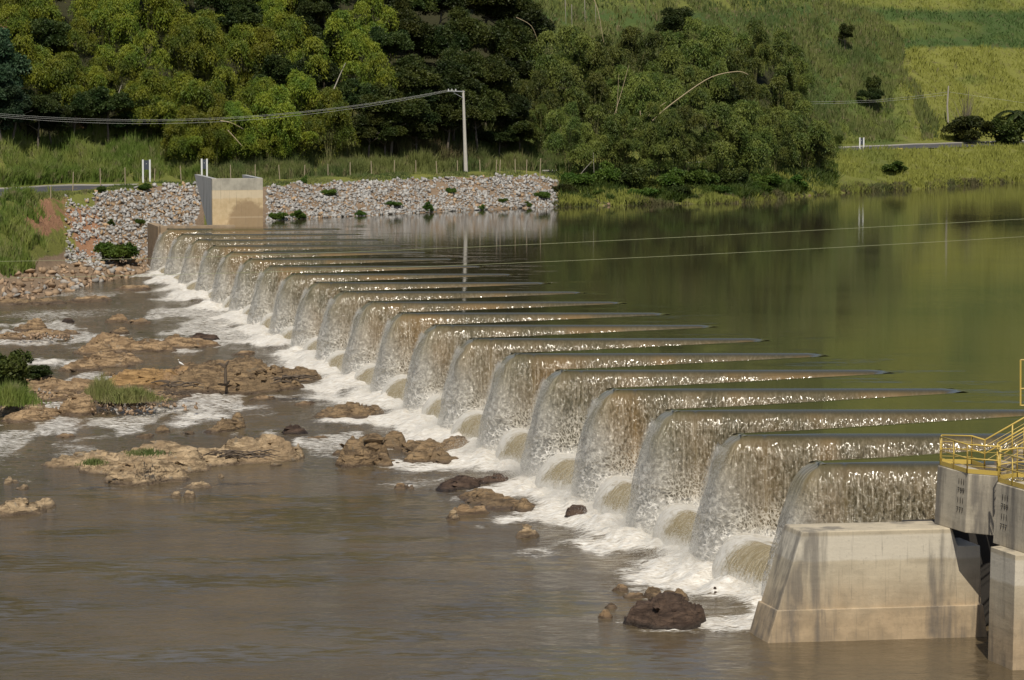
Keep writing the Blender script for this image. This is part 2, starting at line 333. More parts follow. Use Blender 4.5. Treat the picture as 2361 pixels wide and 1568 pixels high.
nr = n.rough_normal(nr, n.map(p, (.50, 1.15, 1), (0, 0, .1)), 1.9, n.math('ADD', n.ss(.40, .60, big, .22, .62), n.math('MULTIPLY', ru, .4)), 4)
nr2 = n.bump(st2, n.math('MULTIPLY', mask, .8), .08, nr)
M['river'] = n.fin(col, n.math('MULTIPLY_ADD', mask, .6, .10), nr2, ior=1.33)
# falling water sheet; uv = (metres along the crest, metres fallen)
n = N('falling_water'); uv = n.n.new('ShaderNodeUVMap'); uv.uv_map = 'flow'; s = n.sep(uv.outputs[0]); ns = n.attr('nose'); rd = n.rand()
cmb = n.n.new('ShaderNodeCombineXYZ'); n.l(s[0], cmb.inputs[0]); n.l(s[1], cmb.inputs[1]); n.l(n.math('MULTIPLY', rd, 57.0), cmb.inputs[2]); q = cmb.outputs[0]; v = s[1]
k1 = n.noise(n.map(q, (7.5, .35, 1)), 1, 3, .6)                      # threads of water
k2 = n.noise(n.map(q, (8.5, 5.0, 1)), 1, 4, .66, .6)                 # ripples that glitter
k3 = n.noise(n.map(q, (22, 15, 1)), 1, 2, .5)
big = n.noise(n.map(q, (.45, .3, 1)), 1, 3)
wob = n.n.new('ShaderNodeVectorMath'); wob.operation = 'ADD'; n.l(q, wob.inputs[0]); wob2 = n.noise(q, 3, 3); n.l(n.math('MULTIPLY', wob2, .35), wob.inputs[1]); cell = n.vor(n.map(wob.outputs[0], (7.5, 4.6, 1)), 1.25, 'DISTANCE_TO_EDGE')
fall = n.ss(.20, .9, v)
hh = n.math('ADD', n.math('MULTIPLY', k1, n.ss(2.4, .2, v, .35, .7)), n.math('MULTIPLY', k2, n.math('MULTIPLY', fall, 1.5)))
hh = n.math('ADD', hh, n.math('MULTIPLY', k3, n.math('MULTIPLY', fall, .25)))
nr = n.bump(hh, n.ss(.1, .9, v, .12, 1.0), .052)
nr = n.rough_normal(nr, n.map(q, (1.45, .62, 1)), 6.4, n.math('MULTIPLY', n.math('MULTIPLY_ADD', ns, -.8, 1.0), n.math('MULTIPLY', n.ss(.10, .5, v), n.ss(.3, .62, big, 1.9, 3.1))))
lace = n.ss(.20, .06, n.math('ADD', cell, n.math('MULTIPLY', n.math('SUBTRACT', k2, .5), .25)))                                         # white net low down
low = n.ss(1.7, 3.6, n.math('ADD', v, n.math('MULTIPLY', n.math('SUBTRACT', big, .5), 2.2)))
body = n.mix(n.ss(.3, .7, big), (.145, .108, .058), (.082, .070, .038)); body = n.mix(n.ss(.45, .62, k2, 0, .4), body, (.27, .23, .155)); body = n.mix(n.ss(.5, .62, n.noise(n.map(q, (.22, .12, 1)), 1, 2), 0, .6), body, (.20, .125, .05))
body = n.mix(n.ss(.25, .0, v), body, (.065, .055, .022))
thread = n.math('ADD', n.ss(.54, .74, k1, 0, .35), n.ss(.52, .7, n.noise(n.map(q, (19, .6, 1)), 1, 2), 0, .35))
col = n.mix(n.math('MULTIPLY', thread, n.ss(.15, .7, v)), body, (.50, .43, .32))
col = n.mix(n.math('MULTIPLY', n.math('MULTIPLY', low, lace), .62), col, (.72, .67, .57))
aer = n.math('MULTIPLY', ns, n.ss(.5, 3.2, v)); col = n.mix(n.math('MULTIPLY', ns, .7), col, n.mix(n.ss(.35, .65, k1), (.15, .135, .075), (.30, .275, .19)))
col = n.mix(n.math('MULTIPLY', aer, .8), col, (.66, .64, .60))
foot = n.ss(3.7, 4.3, n.math('ADD', v, n.math('MULTIPLY', k2, .4))); col = n.mix(foot, col, (.78, .75, .69))
hole = n.math('MULTIPLY', n.math('MULTIPLY', n.math('SUBTRACT', 1, lace), n.ss(2.0, 4.2, n.math('ADD', v, n.math('MULTIPLY', n.math('SUBTRACT', big, .5), 2.0)))), n.ss(.42, .56, k2))
tear = n.math('MULTIPLY', n.math('MULTIPLY', ns, n.ss(1.2, 3.2, v)), n.ss(.60, .42, k2, 0, .95))
al = n.math('SUBTRACT', 1, n.math('MAXIMUM', n.math('MULTIPLY', hole, .8), tear), clamp=True)
M['fall'] = n.fin(col, n.ss(1.0, 4.0, v, .13, .24), nr, alpha=al, ior=1.48)
# the tongue of water leaving each bay
n = N('apron_water'); uv = n.n.new('ShaderNodeUVMap'); uv.uv_map = 'flow'; s = n.sep(uv.outputs[0]); wh = n.attr('white'); rd = n.rand()
cmb = n.n.new('ShaderNodeCombineXYZ'); n.l(s[0], cmb.inputs[0]); n.l(s[1], cmb.inputs[1]); n.l(n.math('MULTIPLY', rd, 57.0), cmb.inputs[2]); q = cmb.outputs[0]
k1 = n.noise(n.map(q, (12, 1.2, 1), (0, 0, .08)), 1, 5, .65, .3); k2 = n.noise(n.map(q, (3.2, 2.4, 1)), 1, 6, .75, 1.0)
mk = n.ss(.30, .95, n.math('ADD', wh, n.math('MULTIPLY', n.math('SUBTRACT', k2, .5), 1.7)))
col = n.mix(n.ss(.42, .70, k1, 0, .7), (.33, .265, .145), (.60, .53, .40)); col = n.mix(mk, col, n.mix(k2, (.62, .57, .48), (.88, .86, .81)))
M['apron'] = n.fin(col, n.math('MULTIPLY_ADD', mk, .5, .16), n.bump(n.math('ADD', k1, n.math('MULTIPLY', k2, 1.2)), .9, .12), ior=1.33)
n = N('droplets'); M['spray'] = n.fin((.90, .89, .86), .6, spec=.3); M['spray'] = n.translucent((.9, .89, .86, 1), .5)

# ------------------------------------------------------------------ terrain
WEIR_Z = 5.2
def rz(y): return -.35+1.35*np.clip((np.asarray(y, float)-150)/130, 0, 1)      # the rapids step the river down towards the camera
# each column of the far bank: (distance, height) of bed, bed, water edge, beach, bank crest, verge, road near, road far, hill foot, mid, high, ridge, back
COL = {
 -1500: [(240,-3),(250,-1),(258,.9),(276,1.6),(294,7.2),(297,7.4),(301,7.6),(318,7.6),(326,8),(352,19),(392,36),(455,58),(640,40)],
 0:   [(240,-3),(252,-1),(260,.85),(278,1.6),(296,7.4),(299,7.6),(303,7.67),(322,7.68),(330,8.0),(355,19),(395,36),(460,58),(640,40)],
 150: [(240,-3),(262,-.8),(271,.9),(300,1.5),(313,7.7),(316,7.8),(320,7.8),(334,7.8),(340,8.2),(364,19),(404,36),(466,58),(640,40)],
 350: [(240,-3),(290,-.8),(297,1.0),(311,1.6),(325,8.0),(328,8.1),(331,8.1),(341,8.1),(345,8.4),(369,19),(409,36),(470,58),(640,40)],
 440: [(240,-3),(297,-.8),(302,1.0),(308,2.0),(325,8.1),(329,8.2),(333,8.2),(342,8.2),(346,8.5),(370,19),(410,36),(470,58),(640,40)],
 500: [(240,-3),(298,-.8),(302,4.0),(305,5.0),(323,8.1),(329,8.3),(333,8.3),(342,8.3),(346,8.6),(370,19),(410,36),(470,58),(640,40)],
 600: [(240,-3),(300,-.8),(303,4.5),(307,5.3),(321,8.2),(330,8.4),(335,8.4),(344,8.4),(348,8.7),(372,19),(412,36),(472,58),(640,40)],
 640: [(240,-3),(303,-.8),(311,5.2),(312.5,5.5),(322,8.2),(331,8.4),(336,8.4),(345,8.4),(349,8.7),(373,19),(413,36),(473,58),(640,40)],
 800: [(240,-3),(310,-.8),(318,5.2),(319.5,5.5),(330,8.3),(336,8.5),(341,8.5),(350,8.5),(354,8.8),(378,20),(418,37),(478,60),(640,42)],
 1000:[(240,-3),(320,-.8),(328,5.2),(329.5,5.5),(339,8.4),(344,8.6),(349,8.6),(358,8.6),(362,9),(386,20),(426,38),(486,62),(640,44)],
 1200:[(240,-3),(329,-.8),(337,5.2),(338.5,5.5),(348,8.4),(353,8.6),(358,8.7),(367,8.7),(371,9),(395,21),(435,39),(495,63),(640,46)],
 1300:[(240,-3),(333,-.8),(341,5.2),(343,5.5),(351,7.5),(358,8.2),(364,8.5),(373,8.6),(377,9),(401,21),(441,39),(500,64),(640,46)],
 1500:[(240,-3),(338,-.8),(346,5.2),(348,5.6),(356,7.0),(366,8.0),(374,8.7),(384,8.8),(389,9.2),(413,21),(453,40),(512,65),(660,46)],
 1700:[(240,-3),(342,-.8),(350,5.2),(353,5.7),(362,7.0),(378,8.0),(392,8.9),(402,9.0),(408,9.4),(434,21),(474,40),(532,66),(660,46)],
 1900:[(240,-3),(366,-.8),(374,5.2),(377,5.8),(386,7.0),(400,8.0),(416,9.1),(427,9.2),(433,9.6),(463,22),(508,42),(568,66),(700,46)],
 2100:[(240,-3),(382,-.8),(390,5.2),(393,5.8),(402,6.9),(414,8.0),(427,9.15),(437,9.4),(442,10),(473,23),(518,42),(578,66),(700,46)],
 2361:[(240,-3),(409,-.8),(417,5.2),(420,5.8),(430,6.8),(440,8.0),(448,9.1),(456,9.5),(461,10.2),(493,23),(543,42),(598,66),(700,46)],
 4000:[(240,-3),(500,-.8),(508,5.2),(511,5.8),(520,6.8),(530,8.0),(540,9.1),(550,9.5),(556,10.2),(585,22),(630,40),(680,60),(740,46)],
}
for k_ in COL: COL[k_][11] = (COL[k_][11][0], COL[k_][11][1]+13); COL[k_][12] = (COL[k_][12][0], 62)
for k_ in (150, 350, 440, 500, 600, 640, 800, 1000, 1200, 1300, 1500, 1700):
    c_ = COL[k_]; f_ = .3 if k_ == 150 else 1.0
    for r_, dz_ in ((5, .15), (6, -.7), (7, -.7), (8, -.3)): c_[r_] = (c_[r_][0], c_[r_][1]+dz_*f_)
KP = sorted(COL); CK = np.arange(-1500, 4001, 10.0)
CD = np.stack([[np.interp(c, KP, [COL[k][r][0] for k in KP]) for r in range(13)] for c in CK])
CZt = np.stack([[np.interp(c, KP, [COL[k][r][1] for k in KP]) for r in range(13)] for c in CK])
DG = np.arange(240, 740.1, .5)
ZG = np.stack([np.interp(DG, CD[i], CZt[i]) for i in range(len(CK))])
SG = np.stack([np.interp(DG, CD[i], np.arange(13.0)) for i in range(len(CK))])     # zone number
def _bil(G, x, y):
    x = np.asarray(x, float); y = np.asarray(y, float)
    c = np.clip((CX+F*x/np.maximum(y, 1)-CK[0])/10.0, 0, len(CK)-1.001); d = np.clip((y-240)/.5, 0, len(DG)-1.001)
    i = c.astype(int); j = d.astype(int); a = c-i; b = d-j
    return (G[i, j]*(1-a)+G[i+1, j]*a)*(1-b)+(G[i, j+1]*(1-a)+G[i+1, j+1]*a)*b
def zone(x, y): return _bil(SG, x, y)
def T(x, y):
    z = _bil(ZG, x, y); s = zone(x, y)
    amp = np.where(s < 4, .45, np.where(s < 8, .12, 1.6))*sstep(1.5, 3, s)
    amp = amp*np.where((s > 4) & (s < 5), 1, 1)
    hill = sstep(8, 8.6, s)
    return z+(fbm(np.asarray(x)*.45, np.asarray(y)*.45, 3, 3)-.5)*2*(.28*sstep(1.8, 3, s)*(1-sstep(4.6, 5.4, s))+.06)+hill*(fbm(np.asarray(x)*.07, np.asarray(y)*.07, 5, 4)-.5)*7
def hit(px, py, lo=250, hi=640):
    r = ray(px, py); ys = np.arange(lo, hi, .5); X = r[0]*ys/r[1]; Z = CZ+r[2]*ys/r[1]; g = T(X, ys)
    k = np.argmax(g >= Z) if (g >= Z).any() else len(ys)-1
    return np.array([X[k], ys[k], g[k]])
def on(px, y):
    x = (px-CX)/F*y; return np.array([x, y, float(T(x, y))])
cols = np.r_[np.arange(-1500, -200, 60), np.arange(-200, 2600, 9), np.arange(2600, 4001, 60)].astype(float)
rows = np.r_[np.arange(240, 400, .9), np.arange(400, 530, 1.5), np.arange(530, 741, 6)]
Dd, Cc = np.meshgrid(rows, cols, indexing='ij'); X = (Cc-CX)/F*Dd; Z = T(X, Dd); S = zone(X, Dd)
clay = (np.exp(-(((Cc-105)/62)**2))*sstep(3.3, 3.6, S)*(1-sstep(3.95, 4.1, S))*.85+np.exp(-(((Cc-200)/35)**2))*sstep(2.8, 3.1, S)*(1-sstep(3.6, 3.9, S))*.8)*(.45+1.1*fbm(X*.5, Dd*.25, 41, 3))
clay += .75*np.exp(-(((Cc-170)/40)**2+((Dd-350)/8)**2))+.8*np.exp(-(((Cc-15)/30)**2+((Dd-372)/12)**2))
gravel = (1-sstep(3.0, 3.3, S))*1.0; gravel = np.where((Cc > 1290), (1-sstep(1.98, 2.25, S))*.8, gravel)
gravel = np.maximum(gravel, np.where((Cc > 215) & (Cc < 1290) & ~((Cc > 470) & (Cc < 610)), 1-sstep(3.95, 4.05, S), 0))
gravel = np.maximum(gravel, .7*np.exp(-(((Cc-1905)/25)**2+((S-4.8)/.5)**2)))
def meadow(x, y, z):
    c = CX+F*np.asarray(x)/y; r_ = 155-(z-CZ)*F/y+18*(fbm(np.asarray(x)*.06, y*.06, 97, 3)-.5)     # height on the slope as the eye sees it from the river
    v = .35+.65*sstep(2040, 2150, c)*sstep(100, 118, r_)*(1-sstep(200, 250, r_)*.45)
    v = v-.6*np.exp(-(((c-2235)/70)**2+((r_-185)/24)**2))-.35*sstep(22, 40, r_)*(1-sstep(40, 60, r_))-.40*sstep(92, 100, r_)*(1-sstep(108, 118, r_))+.15*(1-sstep(15, 30, r_))+.3*sstep(330, 350, r_)
    return np.clip(v, 0, 1)
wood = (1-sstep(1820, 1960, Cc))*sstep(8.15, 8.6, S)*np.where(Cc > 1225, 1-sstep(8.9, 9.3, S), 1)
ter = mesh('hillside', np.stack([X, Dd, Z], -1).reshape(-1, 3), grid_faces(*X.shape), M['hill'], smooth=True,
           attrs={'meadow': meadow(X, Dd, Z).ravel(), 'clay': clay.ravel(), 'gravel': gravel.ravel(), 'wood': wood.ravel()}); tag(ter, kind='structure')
# near ground far outside the picture, so that the world does not end at the frame
# road, kerb, centre line
pc = np.arange(-1400, 3600, 30.0)
def rowpos(r, f=0.0, dz=0.0):
    out = []
    for c in pc:
        i = int((c-CK[0])/10); d = CD[i, r]*(1-f)+CD[i, min(r+1, 12)]*f; x = (c-CX)/F*d; out.append((x, d, float(T(x, d))+dz))
    return np.array(out)
def strip(name, A, B, mat):
    V = np.concatenate([A, B]); m = len(A); i = np.arange(m-1)
    o = mesh(name, V, np.stack([i, i+1, m+i+1, m+i], -1), mat); return tag(o, kind='structure')
strip('road', rowpos(6, 0, .10), rowpos(7, 0, .10), M['asphalt'])
strip('road_line', rowpos(6, .50, .118), rowpos(6, .522, .118), M['line_yellow'])
strip('road_edge_line', rowpos(6, .06, .117), rowpos(6, .072, .117), M['kerb'])
a = rowpos(7, 0, .10); b = rowpos(7, 0, .22); c = rowpos(7, .05, .22); Vk = np.concatenate([a, b, c]); m = len(a); i = np.arange(m-1)
tag(mesh('kerb', Vk, np.concatenate([np.stack([i, i+1, m+i+1, m+i], -1), np.stack([m+i, m+i+1, 2*m+i+1, 2*m+i], -1)]), M['kerb']), kind='structure')

# ------------------------------------------------------------------ weir geometry
dv = np.array([math.cos(R(-75.9887)), math.sin(R(-75.9887))]); nv = np.array([-dv[1], dv[0]])
S0 = np.array([11.617, 118.907]); SP = 9.4848; LL = 14.9; OFF = .4*SP; NW = 1.2; UW = SP*.2-NW
def wp(r, u, z=0.0): p = S0+dv*r+nv*u; return (p[0], p[1], z)
WROT = math.atan2(dv[1], dv[0])
# local frame of one key: x = along the row towards the camera, y = upstream. origin at its downstream nose, near corner
N1, N2, UA, UBp = (-NW, 0), (0, 0), (OFF, LL), (-NW-OFF, LL)
def key_matrix(k): return Matrix.Translation((S0[0]+dv[0]*(k-20)*SP, S0[1]+dv[1]*(k-20)*SP, 0)) @ Matrix.Rotation(WROT, 4, 'Z')
# concrete walls: one weir, one wall part per side of each key
weir = empty('labyrinth_weir', wp(-95, 0, 0)); tag(weir, 'zigzag concrete weir holding back the reservoir, water spilling over its whole crest', 'weir')
def wall_part(P, Q, t=.35, z0=-1.5, z1=5.02, name='weir_wall', mat=None):
    P = np.array(P[:2]); Q = np.array(Q[:2]); d = (Q-P)/np.linalg.norm(Q-P); q = np.array([-d[1], d[0]])*t/2
    mb = MB(); mb.prism([P+q, P-q, Q-q, Q+q], z0, z1); o = mb.build(name, mat or M['conc_weir'], weir); o.matrix_parent_inverse = weir.matrix_basis.inverted(); return o
for k in range(1, 21):
    r = (k-20)*SP
    # the wall stands a little inside the crest line so that the water hangs clear of it
    wall_part(wp(r-.25, .30), wp(r+OFF-.2, LL)); wall_part(wp(r-NW+.25, .30), wp(r-NW-OFF+.2, LL))
    wall_part(wp(r-NW+.03, .2), wp(r-.03, .2), .3)
    if k < 20: wall_part(wp(r+OFF-.25, LL+.12), wp(r+OFF+UW+.25, LL+.12), .3)
wall_part(wp(OFF-.1, LL+.1), wp(OFF+24, LL+.1), .5)
o = wall_part(wp(-19*SP-NW-.4, -.55), wp(-19*SP-NW-.4, 6.5), .8, -1, 5.42, 'end_wall', M['conc_ledge'])
o = wall_part(wp(-19*SP-NW-1.2, -.2), wp(-19*SP-NW-9, -.2), .8, -1, 5.3, 'wing_wall', M['conc_ledge'])

# reservoir surface: follows the zigzag, reaches the far shore
e = .27; uL = LL+.72; RV = []; RF = []
def rq(pts):
    b_ = len(RV); RV.extend([(p[0], p[1], WEIR_Z) for p in pts]); RF.append(tuple(range(b_, b_+len(pts))))
for k in range(1, 21):
    r = (k-20)*SP
    c1 = OFF*3.2/LL; rq([wp(r-e*1.05, e*.9), wp(r+c1-.68, 3.2), wp(r-NW-c1+.68, 3.2), wp(r-NW+e*1.05, e*.9)])
    rq([wp(r+c1-.68, 3.2), wp(r+OFF-.68, LL), wp(r+OFF-.68, uL), wp(r-NW-OFF+.68, uL), wp(r-NW-OFF+.68, LL), wp(r-NW-c1+.68, 3.2)])
rq([wp(OFF+24, uL), (900, 119, 0), (1100, 735, 0), (-16, 440, 0), wp(-19*SP-NW-OFF+.68, uL)])
rq([wp(-19*SP-NW-OFF+.68, uL), (-16, 440, 0), (-26, 312, 0), wp(-19*SP-NW-.2, .4)])
o = mesh('reservoir_water', RV, RF, M['reservoir']); tag(o, kind='structure')

# falling water
PROF = np.array([(-.85, .004), (-.70, 0), (-.52, -.012), (-.36, -.035), (-.20, -.07), (-.08, -.105), (0, -.14), (.09, -.205), (.18, -.30), (.27, -.43), (.36, -.62), (.45, -.86), (.54, -1.15),
                 (.63, -1.5), (.72, -1.9), (.80, -2.35), (.88, -2.85), (.95, -3.4), (1.01, -3.95), (1.06, -4.4), (1.10, -4.8), (1.13, -5.3)])
def fall_sheet(seed=0):
    path = []                               # (x, y, nx, ny, u, nose)
    def seg(P, Q, n, ds, n0, n1):
        P = np.array(P, float); Q = np.array(Q, float); L = np.linalg.norm(Q-P); m = max(2, int(L/ds)+1)
        for t in np.linspace(0, 1, m):
            p = P+(Q-P)*t; path.append([p[0], p[1], n[0], n[1], 0, n0+(n1-n0)*t])
    def nrm(P, Q):
        d = np.array(Q, float)-P; d /= np.linalg.norm(d); return np.array([-d[1], d[0]])
    nB = -nrm(UBp, N1); nB = nB if nB[0] < 0 else -nB
    nA = nrm(N2, UA); nA = nA if nA[0] > 0 else -nA
    nN = np.array([0, -1.0])
    P0 = np.array(UBp, float); B1 = np.array(N1, float)
    seg(UBp, B1+(P0-B1)/np.linalg.norm(P0-B1)*.5, nB, .3, 0, .1)
    a0 = math.atan2(nB[1], nB[0]) % (2*math.pi); a1 = 1.5*math.pi; a2 = (math.atan2(nA[1], nA[0])) % (2*math.pi)
    if a2 < a1: a2 += 2*math.pi
    for t in np.linspace(0, 1, 6): a = a0+(a1-a0)*t; path.append([N1[0]+.08*t, N1[1], math.cos(a), math.sin(a), 0, .4+.6*t])
    seg((N1[0]+.12, 0), (N2[0]-.12, 0), nN, .15, 1, 1)
    for t in np.linspace(0, 1, 9): a = a1+(a2-a1)*t; path.append([N2[0]-.08*(1-t), N2[1], math.cos(a), math.sin(a), 0, 1-.75*t])
    A1 = np.array(N2, float); U1 = np.array(UA, float); dd = (U1-A1)/np.linalg.norm(U1-A1)
    seg(A1+dd*.12, A1+dd*1.0, nA, .15, .22, 0); seg(A1+dd*1.0, U1, nA, .16, 0, 0)
    seg((UA[0], UA[1]+.06), (UA[0]+UW, UA[1]+.06), np.array([0, -1.0]), .2, 0, 0)
    Pt = np.array(path); m = len(Pt)
    step = np.r_[0, np.linalg.norm(np.diff(Pt[:, :2], axis=0), axis=1)]; ang = np.r_[0, np.abs(np.diff(np.arctan2(Pt[:, 3], Pt[:, 2])))]; ang = np.where(ang > 3, .1, ang)
    Pt[:, 4] = np.cumsum(step+ang*.6)
    nr = len(PROF); V = np.zeros((nr, m, 3)); UVs = np.zeros((nr, m, 2))
    for j, (o_, z_) in enumerate(PROF):
        k_ = 1+.55*Pt[:, 5]*(o_ > 0) if o_ > 0 else .42+.58*np.clip((Pt[:, 1]-.2)/3.0, 0, 1)
        ripple = (fbm(Pt[:, 4]*1.3, np.full(m, j*.35), 21+seed, 3)-.5)*.34*min(1, max(0, -z_/1.2))+(fbm(Pt[:, 4]*4, np.full(m, j*.5), 27+seed, 2)-.5)*.16*min(1, max(0, -z_/1.5))
        oo = o_*k_+ripple
        V[j, :, 0] = Pt[:, 0]+Pt[:, 2]*oo; V[j, :, 1] = Pt[:, 1]+Pt[:, 3]*oo; V[j, :, 2] = WEIR_Z+z_
        UVs[j, :, 0] = Pt[:, 4]; UVs[j, :, 1] = -z_
    return V.reshape(-1, 3), grid_faces(nr, m)[:, ::-1], UVs.reshape(-1, 2), np.tile(Pt[:, 5], nr)
def apron_sheet(seed=0):
    A = np.linspace(0, 1, 44); B = np.linspace(-1, 1, 52); V = []; UV = []; W = []
    for b in B:
        for a in A:
            x = .1+(SP-NW-.2)*a; bl = math.sin(math.pi*a**.62)**.8; lip = .50-.85*bl
            if b < 0:                       # inside the bay
                y = lip+(-b)**1.3*(9.0); xx = x
                wdt = 1-(-b)**1.3*.62; xx = (x-(SP-NW)/2)*wdt+(SP-NW)/2
                z = 1.36-.50*sst(0, .35, -b)+.45*float(fbm(xx*1.3+seed, y*1.3, 31, 3))*min(1, -b*3)
            else:
                t = b; xx = x+.25*t*math.sin(a*9); th_ = t*1.48; y = lip-1.45*math.sin(th_)*(.55+.45*bl); z = 1.38-2.0*(1-math.cos(th_))
            edge = min(a, 1-a)
            white = max(sst(.60, .30, a)*.85, sst(.1, 0, 1-a)*.7, sst(.04, -.02, b)*(.75 if b > -.07 else .42), sst(.45, .95, b) if b > 0 else 0)
            V.append((xx, y, z)); UV.append((xx, y if b < 0 else lip-t*2.6)); W.append(white)
    return np.array(V), grid_faces(len(B), len(A)), np.array(UV), np.array(W)
def sst(a, b, x): t = min(1, max(0, (x-a)/(b-a))); return t*t*(3-2*t)
def tetra_cloud(P, s, rg):
    n_ = len(P); base = np.array([(1, 1, 1), (-1, -1, 1), (-1, 1, -1), (1, -1, -1)])*.6
    Rm = rg.normal(size=(n_, 3, 3)); Q, _ = np.linalg.qr(Rm); V = (P[:, None, :]+np.einsum('nij,kj->nki', Q, base)*s[:, None, None]).reshape(-1, 3)
    f = np.array([(0, 1, 2), (0, 3, 1), (0, 2, 3), (1, 3, 2)]); return V, (np.arange(n_)[:, None, None]*4+f[None]).reshape(-1, 3)
def spray_cloud(seed):
    g = np.random.default_rng(seed); P = []; s = []
    m = 26000                                  # drops torn off the jet of the nose
    t = .30+.68*g.random(m)**.75; fall = 4.905*t*t; a = g.random(m)
    x = -NW*1.2+a*(NW*1.3)+g.normal(0, 1, m)*(.04+.36*(t-.25)); y = -(.20+1.35*t)*(1-.25*np.abs(a-.5))-g.normal(.05, 1, m)*(.03+.26*(t-.25))
    P.append(np.stack([x, y, WEIR_Z-.1-fall+g.normal(0, .12, m)], -1)); s.append(g.uniform(.004, .013, m))
    m = 26000                                  # mist at the foot of the jet
    r_ = np.abs(g.normal(0, .95, m)); th = g.uniform(0, 2*math.pi, m); z = g.exponential(.42, m)
    P.append(np.stack([-NW/2+r_*np.cos(th)*1.5, -1.5+r_*np.sin(th)*1.1, z], -1)); s.append(g.uniform(.004, .014, m))
    m = 9000                                   # along the foot of the long face
    q = g.random(m); P.append(np.stack([.9+q*OFF*.9+g.normal(0, .2, m), q*LL*.85-.8+g.normal(0, .3, m), 1.0+g.exponential(.2, m)], -1)); s.append(g.uniform(.005, .014, m))
    m = 14000                                  # rim and foot of the tongue of water leaving the bay
    x = .2+g.random(m)*(SP-NW-.4); y = -1.0-np.abs(g.normal(0, .45, m))-.4*np.sin(math.pi*x/(SP-NW)); P.append(np.stack([x, y, g.exponential(.22, m)-.2], -1)); s.append(g.uniform(.005, .015, m))
    m = 9000
    b_ = g.random(m); x = .25+g.exponential(.4, m); P.append(np.stack([x, .8-b_*1.6, 1.35-1.7*b_**1.7+g.exponential(.16, m)], -1)); s.append(g.uniform(.005, .013, m))
    P = np.concatenate(P); s = np.concatenate(s); P[:, 2] = np.maximum(P[:, 2], -.2)
    return tetra_cloud(P, s, g)
proto = empty('waterfall'); sheets = []; aprons = []; sprays = []
for i in range(4): V, Fc, UV, NO = fall_sheet(i*31); sheets.append(mesh('water_sheet', V, Fc, M['fall'], None, True, {'nose': NO}, UV))
for i in range(3): V, Fc, UV, W = apron_sheet(i*5.3); aprons.append(mesh('bay_outflow', V, Fc, M['apron'], None, True, {'white': W}, UV))
for i in range(3): V, Fc = spray_cloud(100+i); sprays.append(mesh('spray', V, Fc, M['spray']))
gk = np.random.default_rng(77)
for k in range(20, 0, -1):
    root = proto if k == 20 else proto.copy(); pa = []
    if k < 20: sc.collection.objects.link(root)
    for srcp in (sheets[k % 4], aprons[k % 3], sprays[(k+1) % 3])[:1 if k == 20 else 3]:
        c = srcp.copy(); sc.collection.objects.link(c); c.parent = root; pa.append(c)
    root.matrix_world = key_matrix(k)
    if k < 20: pa[1].location.z = max(0, float(rz(S0[1]+dv[1]*(k-20)*SP))*.55)
    if k < 20: pa[1].scale = (1, gk.uniform(.8, 1.2), gk.uniform(.88, 1.1))
    lab = ('waterfall over the nearest point of the weir, half hidden by the concrete block' if k == 20 else
           'waterfall over the farthest point of the weir, in front of the abutment' if k == 1 else
           f'brown waterfall over the {ORD[k-1]} point of the weir counting from the far abutment')
    tag(root, lab, 'waterfall', 'waterfalls spilling over the zigzag weir')
for o in sheets+aprons+sprays: bpy.data.objects.remove(o)

# ------------------------------------------------------------------ rocks: a list of lumps (px, py of the waterline, half width px, height px, half depth m, lean)
ROCKS = []
def facets(x, y, sc__, seed):
    x = x*sc__; y = y*sc__; ix = np.floor(x); iy = np.floor(y); best = np.full(x.shape, 9e9); out = np.zeros(x.shape)
    for a in (-1, 0, 1):
        for b in (-1, 0, 1):
            jx = ix+a+hash2(ix+a, iy+b, seed); jy = iy+b+hash2(ix+a, iy+b, seed+1); d = (x-jx)**2+(y-jy)**2; m_ = d < best; best = np.where(m_, d, best)
            v = (hash2(ix+a, iy+b, seed+2)-.5)+(x-jx)*(hash2(ix+a, iy+b, seed+3)-.5)*1.6+(y-jy)*(hash2(ix+a, iy+b, seed+4)-.5)*1.6; out = np.where(m_, v, out)
    return out
def hull_stone(seed, flat=.6, k=10):
    g = np.random.default_rng(seed); P = g.normal(size=(k, 3)); P /= np.linalg.norm(P, axis=1)[:, None]; P *= g.uniform(.75, 1.2, (k, 1)); P *= np.array([1, g.uniform(.6, .9), flat*g.uniform(.8, 1.2)])
    bm = bmesh.new(); vs = [bm.verts.new(p*.5) for p in P]; r_ = bmesh.ops.convex_hull(bm, input=vs)
    bmesh.ops.delete(bm, geom=[v for v in bm.verts if not v.link_faces], context='VERTS'); bmesh.ops.triangulate(bm, faces=bm.faces); bmesh.ops.recalc_face_normals(bm, faces=bm.faces)
    V = np.array([v.co[:] for v in bm.verts]); bm.verts.index_update(); Fc = np.array([[v.index for v in f.verts] for f in bm.faces]); bm.free(); return V, Fc
HB = [hull_stone(900+i, .9, 11) for i in range(10)]
def grooves(x, y, seed):              # distance to the edge between two cells
    ix = np.floor(x); iy = np.floor(y); f1 = np.full(x.shape, 9e9); f2 = f1.copy()
    for a in (-1, 0, 1):
        for b in (-1, 0, 1):
            d = np.sqrt((x-(ix+a+hash2(ix+a, iy+b, seed)))**2+(y-(iy+b+hash2(ix+a, iy+b, seed+1)))**2); m_ = d < f1; f2 = np.where(m_, f1, np.minimum(f2, d)); f1 = np.where(m_, d, f1)
    return f2-f1
